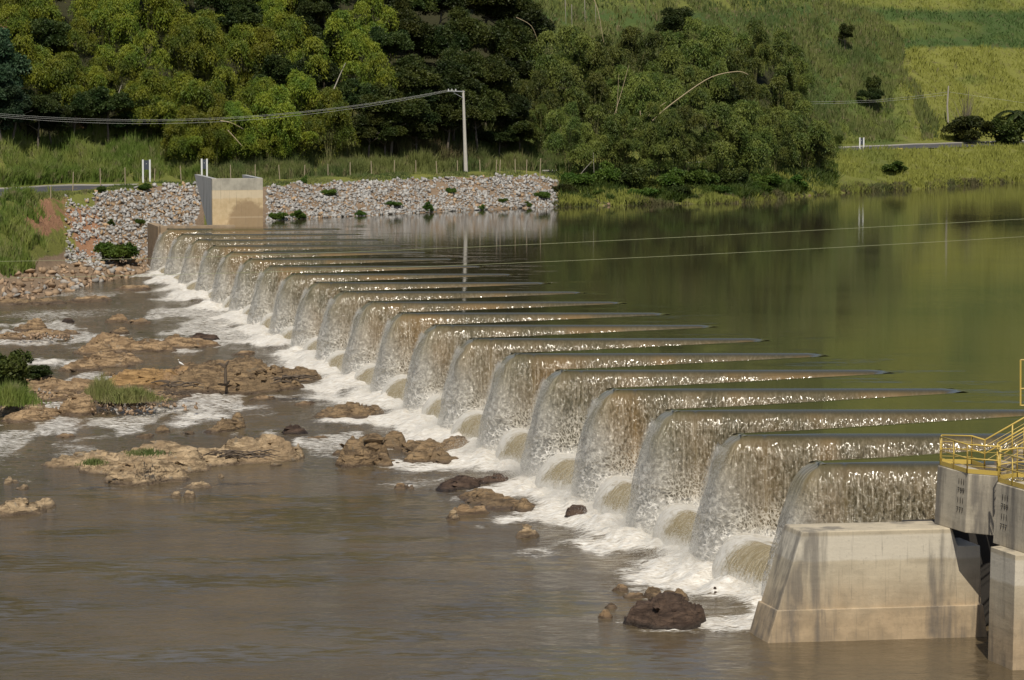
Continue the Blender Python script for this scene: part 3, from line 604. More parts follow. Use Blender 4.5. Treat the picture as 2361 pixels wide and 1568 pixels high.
def outcrop(label, lumps, mat, res=.085, blocks=2.6, rough=.20, strata=(.9, .5), seed=1, cat='rock', name='rock_outcrop', group=None):
    L = []
    for (px, py, hw, h, dp) in lumps:
        y = float(at_z(px, py, .2)[1]); z0 = float(rz(y)); c = at_z(px, py, z0); y = c[1]+dp*.75
        L.append((c[0], y, hw/F*y*1.08, dp, h/F*y+.12, z0))
    L = np.array(L); x0, x1 = (L[:, 0]-L[:, 2]).min()-.4, (L[:, 0]+L[:, 2]).max()+.4; y0, y1 = (L[:, 1]-L[:, 3]).min()-.4, (L[:, 1]+L[:, 3]).max()+.4
    nx = min(380, int((x1-x0)/res)+2); ny = min(200, int((y1-y0)/(res*1.4))+2); gx, gy = np.meshgrid(np.linspace(x0, x1, nx), np.linspace(y0, y1, ny))
    wx = gx+(fbm(gx*.9, gy*.9, seed, 3)-.5)*.9; wy = gy+(fbm(gx*.9+9, gy*.9, seed+7, 3)-.5)*.9
    H = np.full(gx.shape, -1.0)
    for (cx, cy, rx, ry, h, z0) in L:
        q = ((wx-cx)/rx)**2+((wy-cy)/ry)**2; asym = 1+.25*np.clip((wx-cx)/rx, -1, 1)
        H = np.maximum(H, np.where(q < 1.15, h*(1-q**1.25)*asym, -1))
    sc_ = np.clip(H, 0, 1.2); ca, sa = strata; l_ = math.hypot(ca, sa); ca /= l_; sa /= l_; xr = gx*ca+gy*sa; yr = -gx*sa+gy*ca
    Hn = H*.88+rough*(1.5*(fbm(gx*1.0, gy*1.0, seed+9, 4)-.5)+.8*facets(xr*.5, yr*1.1, 1.0, seed)+.40*(fbm(xr*1.5, yr*5, seed+11, 3)-.5))*(.25+.6*sc_)
    wv = (fbm(gx*1.2, gy*1.2, seed+51, 3)-.5)*.8; per_ = .16+.10*min(1, float(L[:, 4].max())/1.5); w_ = (Hn+.16*xr+.05*yr+.22*fbm(gx*.5, gy*.5, seed+31, 3))/per_; t_ = w_-np.floor(w_)
    Hn = Hn+per_*.85*(sstep(.70, 1, t_)-t_)*np.clip(sc_*2.5, 0, 1)*(.35+1.1*fbm(gx*.7, gy*.7, seed+33, 2))
    Hn = Hn-.17*sstep(.13, .0, grooves(xr*.65+wv, yr*1.6+wv, seed+60))*np.clip(sc_*2, 0, 1)-.07*sstep(.12, .0, grooves(xr*1.9+wv, yr*3.4-wv, seed+63))*np.clip(sc_*2, 0, 1)
    zb = L[:, 5].mean(); Z = Hn+zb; Z = np.where(Hn < -.3, zb-.35, Z)
    c = (float((x0+x1)/2), float((y0+y1)/2), zb)
    gb = np.random.default_rng(seed*31); Vs = [np.stack([gx-c[0], gy-c[1], Z-c[2]], -1).reshape(-1, 3)]; Ab = [Hn.ravel()]; Q = grid_faces(ny, nx); T3 = np.concatenate([Q[:, [0, 1, 2]], Q[:, [0, 2, 3]]]); Fs = [T3]; nb = len(Vs[0]); n0 = len(T3)
    cand = np.argwhere(Hn > .04); area = len(cand)*(x1-x0)/nx*(y1-y0)/ny; kb = int(min(150, area*blocks)); ang = math.atan2(sa, ca); hm = max(.25, float(L[:, 4].max()))
    for _ in range(kb):
        if not len(cand): break
        i_, j_ = cand[int(gb.integers(len(cand)))]; sz = min(hm*1.1, gb.uniform(.25, .85)*(.5+gb.random()**2)); V_, F_ = HB[int(gb.integers(len(HB)))]
        Rm_ = np.array(Matrix.Rotation(ang+gb.normal(0, .25), 3, 'Z') @ Matrix.Rotation(.14+gb.normal(0, .16), 3, 'Y') @ Matrix.Rotation(gb.normal(0, .2), 3, 'X'))
        W_ = (V_*sz*np.array([1.5, .85, .50])) @ Rm_.T+np.array([gx[i_, j_]-c[0], gy[i_, j_]-c[1], Hn[i_, j_]-.24*sz]); Vs.append(W_); Fs.append(F_+nb); nb += len(V_); Ab.append(W_[:, 2])
    o = mesh(name, np.concatenate(Vs), np.concatenate(Fs), mat, None, False, {'above': np.concatenate(Ab)}, loc=c)
    sm = np.zeros(len(o.data.polygons), bool); sm[:n0] = True; o.data.polygons.foreach_set('use_smooth', sm)
    tag(o, label, cat, group); ROCKS.append((c[0], c[1], (x1-x0)/2, (y1-y0)/2, zb, L)); return o
outcrop('large low brown rock outcrop in midstream with driftwood caught on top', [(455,905,80,70,1.8),(540,908,90,72,2.2),(610,900,85,52,2.0),(680,880,62,30,1.9),(420,898,40,40,1.2),(560,868,60,48,1.5),(500,858,70,30,1.5)], M['rock_brown'], seed=3, strata=(.5, .9))
outcrop('ochre ledge of rock beside the grass tuft in midstream', [(300,895,70,42,1.2),(360,888,60,34,1.0),(330,870,40,20,1.2)], M['rock_ochre'], seed=4)
outcrop('blocky ochre boulder the egret stands beside', [(420,878,28,34,.7)], M['rock_ochre'], seed=5, name='boulder', cat='boulder')
outcrop('long tan rock slab above the egret, pointing left', [(175,856,42,22,1.1),(235,848,62,32,1.2),(285,838,42,22,1.0)], M['rock_tan'], seed=6)
outcrop('flat tan rock ledge in the rapids, the farthest of the long ones', [(215,817,46,30,1.2),(265,812,50,38,1.2),(340,812,56,30,1.1),(410,803,60,24,1.0),(470,797,38,14,.8),(240,795,40,30,1.0)], M['rock_tan'], seed=7)
outcrop('small tan rock behind the farthest ledge near the dark log', [(400,790,28,14,.7),(455,788,14,8,.5)], M['rock_tan'], seed=8)
outcrop('dark wet rock with a black side near the foaming foot of the falls', [(455,786,32,18,.8),(485,785,22,14,.7)], M['rock_dark'], seed=9)
outcrop('long pale rock island with rubble at its left end and a dome at its right', [(250,1095,90,44,1.8),(330,1115,90,52,1.6),(200,1080,60,42,1.6),(400,1090,80,58,1.6),(470,1078,70,46,1.4),(560,1070,70,60,1.6),(620,1066,64,66,1.7),(660,1060,34,36,1.2),(350,1060,90,40,1.5),(140,1080,52,26,1.0),(300,1120,50,26,.9)], M['rock_pale'], seed=10, rough=.30, strata=(1.1, .5))
outcrop('jagged brown rock pile left of the foam with a boulder on top', [(815,1078,42,66,1.2),(855,1060,42,62,1.0),(845,1035,30,30,.9),(905,1034,26,36,.8)], M['rock_brown'], seed=11, rough=.34)
outcrop('dark brown rock at the edge of the foam, right of the jagged pile', [(985,1050,54,34,1.2),(1045,1042,42,32,1.2),(1010,1068,50,26,.9),(945,1040,40,24,.8)], M['rock_brown'], seed=12)
outcrop('rounded brown boulder between the jagged pile and the foam', [(882,1075,28,32,.8)], M['rock_brown'], seed=13, name='boulder', cat='boulder')
outcrop('second rounded brown boulder, half under water beside the leaning plank of rock', [(957,1070,34,28,.8)], M['rock_brown'], seed=14, name='boulder', cat='boulder')
outcrop('flat brown rock barely above the water right of the large outcrop', [(800,965,72,30,1.6),(760,968,42,16,1.1),(850,955,34,18,1.0)], M['rock_brown'], seed=15)
outcrop('brown rock with upright broken slabs, above the long pale island', [(515,998,30,32,.8),(540,990,24,34,.7),(490,1000,20,14,.6)], M['rock_brown'], seed=16, rough=.34)
outcrop('low dark slab of rock near the foam, farthest of the sunken group', [(1055,1128,52,28,1.2),(1020,1135,26,12,.8)], M['rock_dark'], seed=17)
outcrop('small dark rock touching the foam above the sunken brown slab', [(1145,1118,30,22,.9),(1115,1120,22,12,.7)], M['rock_dark'], seed=18)
outcrop('wide brown slab of rock just awash below the dark rocks', [(1110,1160,55,22,1.6),(1160,1174,62,16,1.5)], M['rock_brown'], seed=19, rough=.12)
outcrop('brown boulder at the right end of the awash slab', [(1205,1180,30,24,.9)], M['rock_brown'], seed=20, name='boulder', cat='boulder')
outcrop('pale log shaped rock lying flat in calm water', [(1078,1188,30,20,.45),(1110,1186,26,16,.4)], M['rock_tan'], seed=21, rough=.1, name='boulder', cat='boulder')
outcrop('small tan stone in front of the log shaped rock', [(1041,1200,19,26,.5)], M['rock_pale'], seed=22, name='boulder', cat='boulder')
outcrop('small tan stone alone in open water below the awash slab', [(1212,1240,18,20,.5),(1236,1239,10,8,.3)], M['rock_pale'], seed=23, name='boulder', cat='boulder')
outcrop('small dark triangular rock at the edge of the foam', [(1325,1195,28,26,.6)], M['rock_dark'], seed=24, name='boulder', cat='boulder')
outcrop('big dark brown boulder in the foreground water', [(1495,1442,46,58,1.0),(1545,1450,70,74,1.3),(1590,1446,34,50,1.0)], M['rock_dark'], res=.08, seed=25, rough=.26, name='boulder', cat='boulder')
outcrop('jumble of small dark stones behind the big dark boulder', [(1512,1378,22,22,.5),(1545,1385,26,18,.5),(1578,1386,20,20,.5)], M['rock_brown'], res=.07, seed=26, rough=.3)
outcrop('two small tan stones left of the big dark boulder', [(1433,1366,18,20,.4),(1465,1380,20,10,.4),(1440,1381,22,8,.4)], M['rock_tan'], res=.07, seed=27, name='boulder', cat='boulder')
outcrop('small angular stone at the far left of the big dark boulder', [(1400,1430,16,16,.35)], M['rock_tan'], res=.07, seed=28, name='boulder', cat='boulder')
outcrop('flat stone just awash between the tan stones and the angular stone', [(1405,1405,18,6,.35)], M['rock_brown'], res=.07, seed=29, name='boulder', cat='boulder')
outcrop('black rock tip in the white foam beside the concrete block', [(1650,1376,10,12,.3)], M['rock_dark'], res=.07, seed=30, name='boulder', cat='boulder')
outcrop('square dark block of rock in the foam at the foot of the falls', [(1212,1088,24,17,.5)], M['rock_dark'], seed=31, rough=.08, name='boulder', cat='boulder')
outcrop('black wet rock dividing the foam at the foot of a middle waterfall', [(800,852,12,14,.5)], M['rock_dark'], seed=32, name='boulder', cat='boulder')
outcrop('smooth pale grey boulder on the left shore', [(45,950,46,40,1.2),(20,958,34,26,1.0)], M['rock_pale'], seed=33, name='boulder', cat='boulder')
outcrop('tan slab running into the water below the grey boulder', [(60,975,62,32,1.2),(110,962,34,22,1.0)], M['rock_tan'], seed=34)
outcrop('tan rock slope at the water below the grass tuft', [(175,960,36,46,1.3),(205,925,36,30,1.2),(225,905,30,20,1.0)], M['rock_tan'], seed=35)
outcrop('gravelly spit of brown rock around the grass tuft', [(280,925,90,30,1.6),(180,905,80,26,1.8),(370,920,60,16,1.1),(80,905,90,26,2.2),(130,925,60,20,1.2)], M['rock_tan'], seed=36, rough=.3)
outcrop('rounded tan boulder in the upper rapids', [(68,760,30,24,.9),(45,762,18,12,.6)], M['rock_tan'], seed=37, name='boulder', cat='boulder')
outcrop('long pebbly bar of tan stones at the left edge in the rapids', [(20,783,60,12,1.0),(90,775,60,12,.8),(150,770,34,10,.6)], M['rock_tan'], seed=38, rough=.5)
outcrop('small tan rock in the upper rapids below the gravel beach', [(265,742,26,14,.7),(310,745,26,9,.6)], M['rock_tan'], seed=39)
outcrop('little brown rock above the farthest long ledge', [(275,770,18,12,.5),(262,768,8,5,.4)], M['rock_brown'], seed=40, name='boulder', cat='boulder')
outcrop('dark stone in the upper rapids right of the tan boulder', [(152,742,12,8,.4)], M['rock_dark'], seed=41, name='boulder', cat='boulder')
outcrop('knobbly pale rock at the left edge of the calm water', [(25,1190,40,32,1.0),(60,1186,32,22,.8)], M['rock_pale'], seed=42, rough=.3)
outcrop('smooth pale rock right of the knobbly one at the left edge', [(105,1172,30,20,.7)], M['rock_pale'], seed=43, name='boulder', cat='boulder')
outcrop('small pale rock at the left edge above the knobbly one', [(12,1118,20,18,.5)], M['rock_pale'], seed=44, name='boulder', cat='boulder')
outcrop('small flat pale stone near the left edge', [(55,1130,16,8,.35),(40,1116,10,5,.3)], M['rock_pale'], seed=45, name='boulder', cat='boulder')
outcrop('flat pale stone, largest of those in front of the long island', [(456,1128,33,15,.5)], M['rock_pale'], seed=46, name='boulder', cat='boulder')
outcrop('pale stone second from the left in front of the long island', [(402,1147,22,12,.4)], M['rock_pale'], seed=47, name='boulder', cat='boulder')
outcrop('upright pale stone in front of the long island', [(437,1149,14,20,.4)], M['rock_pale'], seed=48, name='boulder', cat='boulder')
outcrop('tiny pale stone right of the flat pale stone', [(508,1105,7,9,.25)], M['rock_pale'], seed=49, name='boulder', cat='boulder')
outcrop('pale stone close to the near edge of the long island', [(395,1112,18,12,.4),(372,1106,12,12,.4)], M['rock_pale'], seed=50, name='boulder', cat='boulder')
outcrop('pale stone below the dome of the long island', [(640,1078,14,10,.4)], M['rock_pale'], seed=51, name='boulder', cat='boulder')
outcrop('dark rock in the rapids right of the dome of the long island', [(675,1003,30,18,.8)], M['rock_dark'], seed=52, name='boulder', cat='boulder')
outcrop('small brown rock in the rapids between the large outcrop and the long island', [(375,1000,16,16,.5),(430,1002,10,6,.4)], M['rock_brown'], seed=53, name='boulder', cat='boulder')
outcrop('two small stones in the ripples right of the jagged pile', [(928,1127,12,12,.35),(950,1129,8,7,.3)], M['rock_tan'], seed=54, name='boulder', cat='boulder')
outcrop('tan rock under water weeds left of the jagged pile', [(780,1052,22,10,.6)], M['rock_brown'], seed=55, name='boulder', cat='boulder')

for j, (px, py, hw, h_, dp) in enumerate(((425, 852, 34, 12, .7), (385, 862, 22, 9, .5), (560, 818, 26, 8, .6), (240, 870, 14, 8, .4), (600, 925, 28, 8, .6), (700, 935, 18, 6, .5), (330, 1012, 16, 7, .4), (720, 1015, 22, 8, .5), (150, 1010, 18, 6, .5), (100, 700, 40, 10, .8), (200, 694, 46, 10, .8), (300, 668, 36, 9, .8), (30, 702, 40, 14, .8))):
    outcrop(f'low flat tan rock just clear of the water in the rapids, {["first","second","third","fourth","fifth","sixth","seventh","eighth","ninth","tenth","eleventh","twelfth","thirteenth"][sorted(range(13), key=lambda q: (425,385,560,240,600,700,330,720,150,100,200,300,30)[q]).index(j)]} from the left', [(px, py, hw, h_, dp), (px+hw*.7, py-2, hw*.6, h_*.7, dp*.7)], M['rock_tan'] if j % 3 else M['rock_brown'], seed=70+j, group='low flat rocks in the rapids')
# ------------------------------------------------------------------ river surface
pcs = np.r_[-9000, -5000, -2500, -1200, -600, np.arange(-250, 2610, 5.5), 2900, 3600, 5000, 9000]
yy = []; y = 40.0
while y < 312: yy.append(y); y += max(.14, y*y*2.9/(F*20))*(1 if y > 95 else 3)
yy = np.array(yy); Yg, Pg = np.meshgrid(yy, pcs, indexing='ij'); Xg = (Pg-CX)/F*Yg
un = (Xg-S0[0])*nv[0]+(Yg-S0[1])*nv[1]; rr_ = (Xg-S0[0])*dv[0]+(Yg-S0[1])*dv[1]
nz = fbm(Xg*.35, Yg*.25, 61, 3)
ext = -(5.0-1.9*sstep(180, 260, Yg)+4.0*(nz-.5)*2+1.2*np.sin(rr_*2*math.pi/SP))
foot = sstep(ext-2.4, ext+2.6, un)*(un < 30)*(rr_ > -19*SP-3)*sstep(5.2, 3.6, rr_)
foam = foot*1.0+.55*sstep(-3.6, -1.2, un)*foot; rough = foot*1.0
RAP = [(120,722,170,16,.62),(240,712,110,9,.5),(90,733,90,8,.6),(100,834,75,9,.95),(175,836,60,8,.9),(60,998,110,8,.7),(20,1004,60,6,.7),(330,942,110,12,.75),(270,925,70,10,.6),(470,958,90,14,.95),(420,975,60,10,.9),
       (560,940,90,8,.75),(600,955,60,7,.6),(250,985,80,8,.55),(640,915,70,7,.6),(700,908,60,5,.6),(330,890,30,5,.4),(620,1000,30,10,.7),(690,1020,22,14,.9),(960,1118,110,10,.62),(1010,1106,70,6,.6),(900,1125,70,5,.5),
       (840,1075,40,6,.5),(960,1088,70,6,.6),(1100,1086,60,6,.7),(540,1000,24,6,.6),(150,1048,60,6,.6),(40,1052,60,6,.5),(60,1110,40,5,.5),(400,765,90,6,.4),(470,742,80,5,.5),(330,790,60,5,.45),(120,790,80,6,.5),
       (180,800,60,5,.5),(760,875,50,7,.6),(1260,1215,60,7,.45),(1110,1212,40,6,.5),(1330,1215,60,6,.5),(1400,1260,70,10,.55),(1560,1455,90,6,.75),(1620,1435,50,9,.9),(1480,1455,50,4,.5),(880,1010,50,6,.4),(1050,1150,30,8,.6),(1240,1155,40,9,.7)]
for (px, py, rx, ry, s_) in RAP:
    c = at_z(px, py, 0); z0 = float(rz(c[1])); c = at_z(px, py, z0); wx = rx/F*c[1]; wy = max(.5, ry/F*c[1]*c[1]/19.8)
    g = np.exp(-(((Xg-c[0])/wx)**2+((Yg-c[1])/wy)**2)); foam = np.maximum(foam, s_*g); rough = np.maximum(rough, g)
for (cx, cy, rx, ry, zb, L) in ROCKS:            # a little broken water round each rock in the fast reach
    if not (140 < cy < 262): continue
    q = ((Xg-cx)/(rx+.3))**2+((Yg-cy)/(ry+.5))**2; g = np.exp(-((q-1)/.35)**2)*.30; foam = np.maximum(foam, g)
rap_zone = sstep(150, 172, Yg)*(1-sstep(262, 285, Yg)); foam = np.maximum(foam, rap_zone*.20*sstep(.45, .65, fbm(Xg*.15, Yg*.05, 71, 3)))
rough = np.maximum(rough, rap_zone*.55); foam = np.maximum(foam, rap_zone*.68*sstep(.51, .63, fbm(Xg*.22, Yg*.10, 73, 4)))
amp = .015+.16*rough*(1+.0*Xg)+.20*np.clip(foam-.5, 0, 1)
disp = (fbm(Xg*.8, Yg*.5, 81, 4)-.5)*2*amp+(fbm(Xg*2.2, Yg*1.6, 83, 3)-.5)*amp*.8
Zr = rz(Yg)+disp+.42*sstep(-4.2, -1.6, un)*foot*(.5+fbm(Xg*1.1, Yg*.9, 85, 3))
riv = mesh('river_water', np.stack([Xg, Yg, Zr], -1).reshape(-1, 3), grid_faces(*Xg.shape), M['river'], smooth=True, attrs={'foam': foam.ravel(), 'rough': rough.ravel()})
tag(riv, kind='structure')

# ------------------------------------------------------------------ far abutment
ab = empty('abutment', (-25.5, 296, 5)); tag(ab, 'tan and grey concrete abutment box at the far end of the weir', 'abutment')
fl = at_z(490, 524, 5.2)[:2]; fr = np.array([fl[0]+4.82*nv[0], fl[1]+4.82*nv[1]]); zt = float(at_y(490, 412, fl[1])[2]); bk = -dv
def keep(o, root): o.matrix_parent_inverse = root.matrix_basis.inverted(); return o
mb = MB(); t = .45; mb.prism([fl, fr, fr+bk*t, fl+bk*t], -1, zt); keep(mb.build('front_wall', M['conc_abut'], ab, .02), ab)
def wing(P, length, side, name, low=2.2):
    q = np.array(nv)*side*t; a = P+bk*(t+.002); b = P+bk*length; c = P+bk*low
    # outline in the wall plane: back edge slopes down and forwards
    V = [(*a, -1), (*c, -1), (*c, 5.0), (*b, zt+.02), (*a, zt+.02)]; V2 = [(x+q[0], y_+q[1], z_) for (x, y_, z_) in V]
    mb = MB(); mb.add(V+V2, [(0, 1, 2, 3, 4), (9, 8, 7, 6, 5)]+[(i, 5+i, 5+(i+1) % 5, (i+1) % 5) for i in range(5)]); keep(mb.build(name, M['conc_wing_shaded'], ab), ab)
wing(fl+nv*.003, 11.5, 1, 'side_wall', 3.0); wing(fr-nv*.003, 9.5, -1, 'side_wall', 5.0)

# ------------------------------------------------------------------ near concrete: block, piers, railings
ZR = -.35
def P3(px, py, z): return at_z(px, py, z)
BF = P3(1770, 1483, ZR); BL = P3(1728, 1460, ZR); BR = P3(2279, 1467.7, ZR)
dF = (BR-BF)[:2]; dF /= np.linalg.norm(dF); nF = np.array([-dF[1], dF[0]])            # nF points away from the camera
y0 = BF[1]; zt1 = float(at_y(1858.3, 1226.8, y0+.25)[2]); TH = float(np.linalg.norm((BL-BF)[:2]))
def Fp(a, b, z): p = BF[:2]+dF*a+bdir*b; return (p[0], p[1], z)
bdir = (BL-BF)[:2]/TH
def a_of(px, y, z=None): return ((px-CX)/F*y-BF[0])/dF[0]
aT = a_of(1858.3, y0+.2); aR = a_of(2208, y0+1.0); aR2 = a_of(2222, y0+1.0); aE = a_of(2277, y0+1.2); zn = float(at_y(2225, 1260, y0+1.1)[2]); zp = ZR+1.15; TOPB = 2.0
blk = empty('concrete_block', tuple(BF)); tag(blk, 'weathered tan concrete block with a sloping left end in front of the nearest waterfall', 'concrete block')
# body with the battered end and the notch at the upper right; built as a front outline given a depth
def slab_from_outline(pts, depth, name, mat, root, bevel=.03, front=0.0):
    n_ = len(pts); V = [Fp(a, front, z) for a, z in pts]+[Fp(a, depth, z) for a, z in pts]
    mb = MB(); mb.add(V, [tuple(range(n_)), tuple(range(2*n_-1, n_-1, -1))]+[(i, n_+i, n_+(i+1) % n_, (i+1) % n_) for i in range(n_)])
    o = mb.build(name, mat, root, bevel); return keep(o, root)
sl_ = (aT)/(zt1-ZR)
slab_from_outline([(sl_*(zp-ZR)+.02, zp-.05), (aE+.02, zp-.05), (aE-.05, zn), (aR2, zn), (aR, zt1), (aT, zt1)], TH, 'block_body', M['conc_block'], blk, .04, .10)
slab_from_outline([(-.25, ZR-.9), (aE+.35, ZR-.9), (aE+.05, zp+.02), (sl_*(zp-ZR)-.02, zp+.02)], TH+.1, 'plinth', M['conc_block'], blk, .03)
# the recess behind the notch, closed by a near-black sheet painting its shade
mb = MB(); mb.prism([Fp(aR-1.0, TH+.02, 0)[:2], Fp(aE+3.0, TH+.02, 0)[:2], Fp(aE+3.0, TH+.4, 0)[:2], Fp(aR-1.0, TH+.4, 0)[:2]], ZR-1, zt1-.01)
keep(mb.build('recess_shade_sheet', M['mark'], blk), blk)

def pier(name, label, Ltop, Ctop, Rtop, ztop, zbot, mat, lean=.0, group=None, extra=5.0):
    """a concrete column with a leading corner: Ltop/Ctop/Rtop are the top corners (left back, front, right)"""
    L = np.array(Ltop[:2]); C = np.array(Ctop[:2]); Rr = np.array(Rtop[:2]); back = bdir*extra
    pts = [C, Rr, Rr+back, L+bdir*.02]
    root = empty(name, (float(C[0]), float(C[1]), zbot)); tag(root, label, 'pier', group)
    n_ = 4; off = np.array([-.10, 0]); V = [(p[0]+off[0]*lean, p[1], zbot) for p in pts]+[(p[0], p[1], ztop) for p in pts]
    mb = MB(); mb.add(V, [tuple(range(n_))[::-1], tuple(range(n_, 2*n_))]+[(i, (i+1) % n_, n_+(i+1) % n_, n_+i) for i in range(n_)])
    keep(mb.build('pier_body', mat, root, .02), root); return root, L, C, Rr
ZP = float(at_y(2233, 1092.6, y0+.05)[2])                      # top of the upper pieces
Cq = at_z(2233, 1092.6, ZP); Lq = at_z(2162.5, 1074, ZP); Rq = at_z(2312, 1099.5, ZP)
pierA, LA, CA, RA = pier('gauge_pier', 'pale concrete pier with black painted marks standing on the block beside the last waterfall', Lq, Cq, Rq, ZP, zt1+.004, M['conc_upper'], 1)
Cs = at_z(2400, 1142, ZP); Ls = at_z(2298, 1113.5, ZP); Rs = at_z(2560, 1150, ZP)
pierB, LB, CB, RB = pier('gauge_pier', 'grey concrete pier with black painted marks at the right edge of the picture', Ls, Cs, Rs, ZP, zt1+.004, M['conc_upper'], 1)
# lower column under pier B
Cl = at_z(2337.5, 1545.6, ZR); Ll = at_z(2281, 1522, ZR); Rl = Cl+np.array([dF[0]*6, dF[1]*6, 0])
col_, _, _, _ = pier('concrete_column', 'concrete column at the lower right corner under the right-hand marked pier', Ll, Cl, Rl, zt1-.0, ZR-1.2, M['conc_block'], .6)
# painted gauge marks: rows of three characters
def marks(pierroot, L, C, rows_, f0, f1, size, zc):
    u = (C-L)/np.linalg.norm(C-L); Lh = np.linalg.norm(C-L); nrm_ = np.array([u[1], -u[0]]); nrm_ = nrm_ if nrm_[0] < 0 else -nrm_
    for txt, z in zip(rows_, zc):
        cu = bpy.data.curves.new('gauge_text', 'FONT'); cu.body = txt; cu.size = size; cu.extrude = .003; cu.align_x = 'CENTER'; cu.space_character = 1.25; cu.offset = .0
        ob = bpy.data.objects.new('tmp', cu); sc.collection.objects.link(ob)
        dg = bpy.context.evaluated_depsgraph_get(); me = bpy.data.meshes.new_from_object(ob.evaluated_get(dg)); bpy.data.objects.remove(ob)
        o = bpy.data.objects.new('gauge_mark', me); sc.collection.objects.link(o); me.materials.clear(); me.materials.append(M['mark'])
        c = L+u*Lh*(f0+f1)/2+nrm_*.012-np.array([.10*(ZP-z)/(ZP-zt1), 0])
        o.matrix_world = Matrix.Translation((c[0], c[1], z)) @ Matrix(((u[0], 0, nrm_[0], 0), (u[1], 0, nrm_[1], 0), (0, 1, 0, 0), (0, 0, 0, 1)))
        o.parent = pierroot; keep(o, pierroot)
zr_ = [ZP-.58, ZP-.90, ZP-1.25, ZP-1.60]
marks(pierA, LA, CA, ['111', '799', '111', '777'], .68, .92, .30, [z+.14 for z in zr_])
marks(pierB, LB, CB, ['111', '799', '111', '777'], .08, .36, .30, [z+.05 for z in zr_])

# yellow handrails
def railing(label, pts, z=None, height=1.03, toe=True, group='yellow handrails on the intake structure', posts=None, mid=(.52,), cables=(.26, .78)):
    """pts: 3d points of the foot line; posts at each point and between"""
    pts = [Vector(p) for p in pts]; root = empty('handrail', pts[0]); tag(root, label, 'handrail', group)
    up = Vector((0, 0, 1)); mb = MB(); mb.tube([p+up*height for p in pts], .032); keep(mb.build('top_rail', M['yellow'], root, smooth=True), root)
    for m_ in mid: mb = MB(); mb.tube([p+up*height*m_ for p in pts], .024); keep(mb.build('middle_rail', M['yellow'], root, smooth=True), root)
    for m_ in cables: mb = MB(); mb.tube([p+up*height*m_ for p in pts], .009, 4); keep(mb.build('thin_rail', M['yellow'], root), root)
    if toe:
        for a, b in zip(pts[:-1], pts[1:]):
            d = (b-a); d2 = Vector((d.x, d.y, 0)).normalized(); q = Vector((-d2.y, d2.x, 0))*.008
            mb = MB(); mb.add([a+q, a-q, b-q, b+q, a+q+up*.16, a-q+up*.16, b-q+up*.16, b+q+up*.16], [(3, 2, 1, 0), (4, 5, 6, 7), (0, 1, 5, 4), (1, 2, 6, 5), (2, 3, 7, 6), (3, 0, 4, 7)]); keep(mb.build('toe_board', M['yellow'], root), root)
    for a, b in zip(pts[:-1], pts[1:]):
        m_ = max(1, round((b-a).length/1.0))
        for i in range(m_+1):
            p = a+(b-a)*i/m_; mb = MB(); mb.tube([p, p+up*height], .03, 6); keep(mb.build('rail_post', M['yellow'], root, smooth=True), root)
    return root
def zq(px, py, dz=0.0): p = at_z(px, py, ZP+dz); return (p[0], p[1], p[2])
railing('yellow handrail along the front edge of the middle platform', [zq(2168, 1072, .02), zq(2230, 1091, .02), zq(2306, 1097, .02)])
bkp = at_z(2262, 1071, ZP)
railing('yellow handrail along the back edge of the middle platform', [zq(2170, 1068, .02), zq(2240, 1070, .02), zq(2270, 1080, .02)], toe=True)
s1 = Vector(zq(2270, 1080, .02)); s2 = s1+Vector((2.1, .8, 1.05)); railing('yellow stair handrail climbing to the right edge, the farther of the pair', [s1, s2, s2+Vector((1.6, .1, .02))], toe=False)
s3 = Vector(zq(2302, 1098, .02)); railing('yellow stair handrail climbing to the right edge, the nearer of the pair', [s3+Vector((.0, .3, .1)), s3+Vector((2.0, 1.0, 1.15))], toe=False)
railing('yellow handrail on the right-hand marked pier', [zq(2302, 1111, .02), zq(2400, 1139, .02), zq(2500, 1142, .02)])
railing('short yellow handrail at the back of the right-hand marked pier', [zq(2304, 1106, .02), zq(2345, 1100, .02), zq(2500, 1104, .02)])
# concrete steps behind the middle platform
st_ = empty('stairs', tuple(s1)); tag(st_, 'concrete steps climbing right behind the yellow handrails', 'stairs')
for i in range(6):
    mb = MB(); c = s1+Vector((.35+.35*i, -.35+.13*i, 0)); mb.box((c.x, c.y, ZP-.05+.175*(i+.5)), (.35, .9, .175*(i+1.0)+.1 if False else .17), math.atan2(.8, 2.1)); keep(mb.build('step', M['conc_ledge'], st_), st_)
# tall railing frame at the right edge, on an upper platform outside the picture
g0 = at_y(2353, 935, 119); g1 = at_y(2353, 830, 119); fr_ = empty('gate_frame', tuple(g0)); tag(fr_, 'yellow railing frame cut by the right edge of the picture above the reservoir', 'railing frame')
mb = MB(); mb.tube([g0, g1], .035); keep(mb.build('rail_post', M['yellow'], fr_), fr_)
for f_ in (0, .37, 1.0):
    p = g0+(g1-g0)*f_; mb = MB(); mb.tube([p, p+np.array([2.4, .3, .03])], .03); keep(mb.build('rail', M['yellow'], fr_), fr_)
mb = MB(); mb.tube([g0+np.array([2.2, .28, 0]), g1+np.array([2.2, .28, 0])], .035); keep(mb.build('rail_post', M['yellow'], fr_), fr_)
mb = MB(); mb.box((g0[0]+2.4, g0[1]+1.6, (g0[2]-1)/2-.05), (2.2, 2.2, g0[2]+1)); keep(mb.build('pedestal', M['conc_upper'], fr_), fr_)



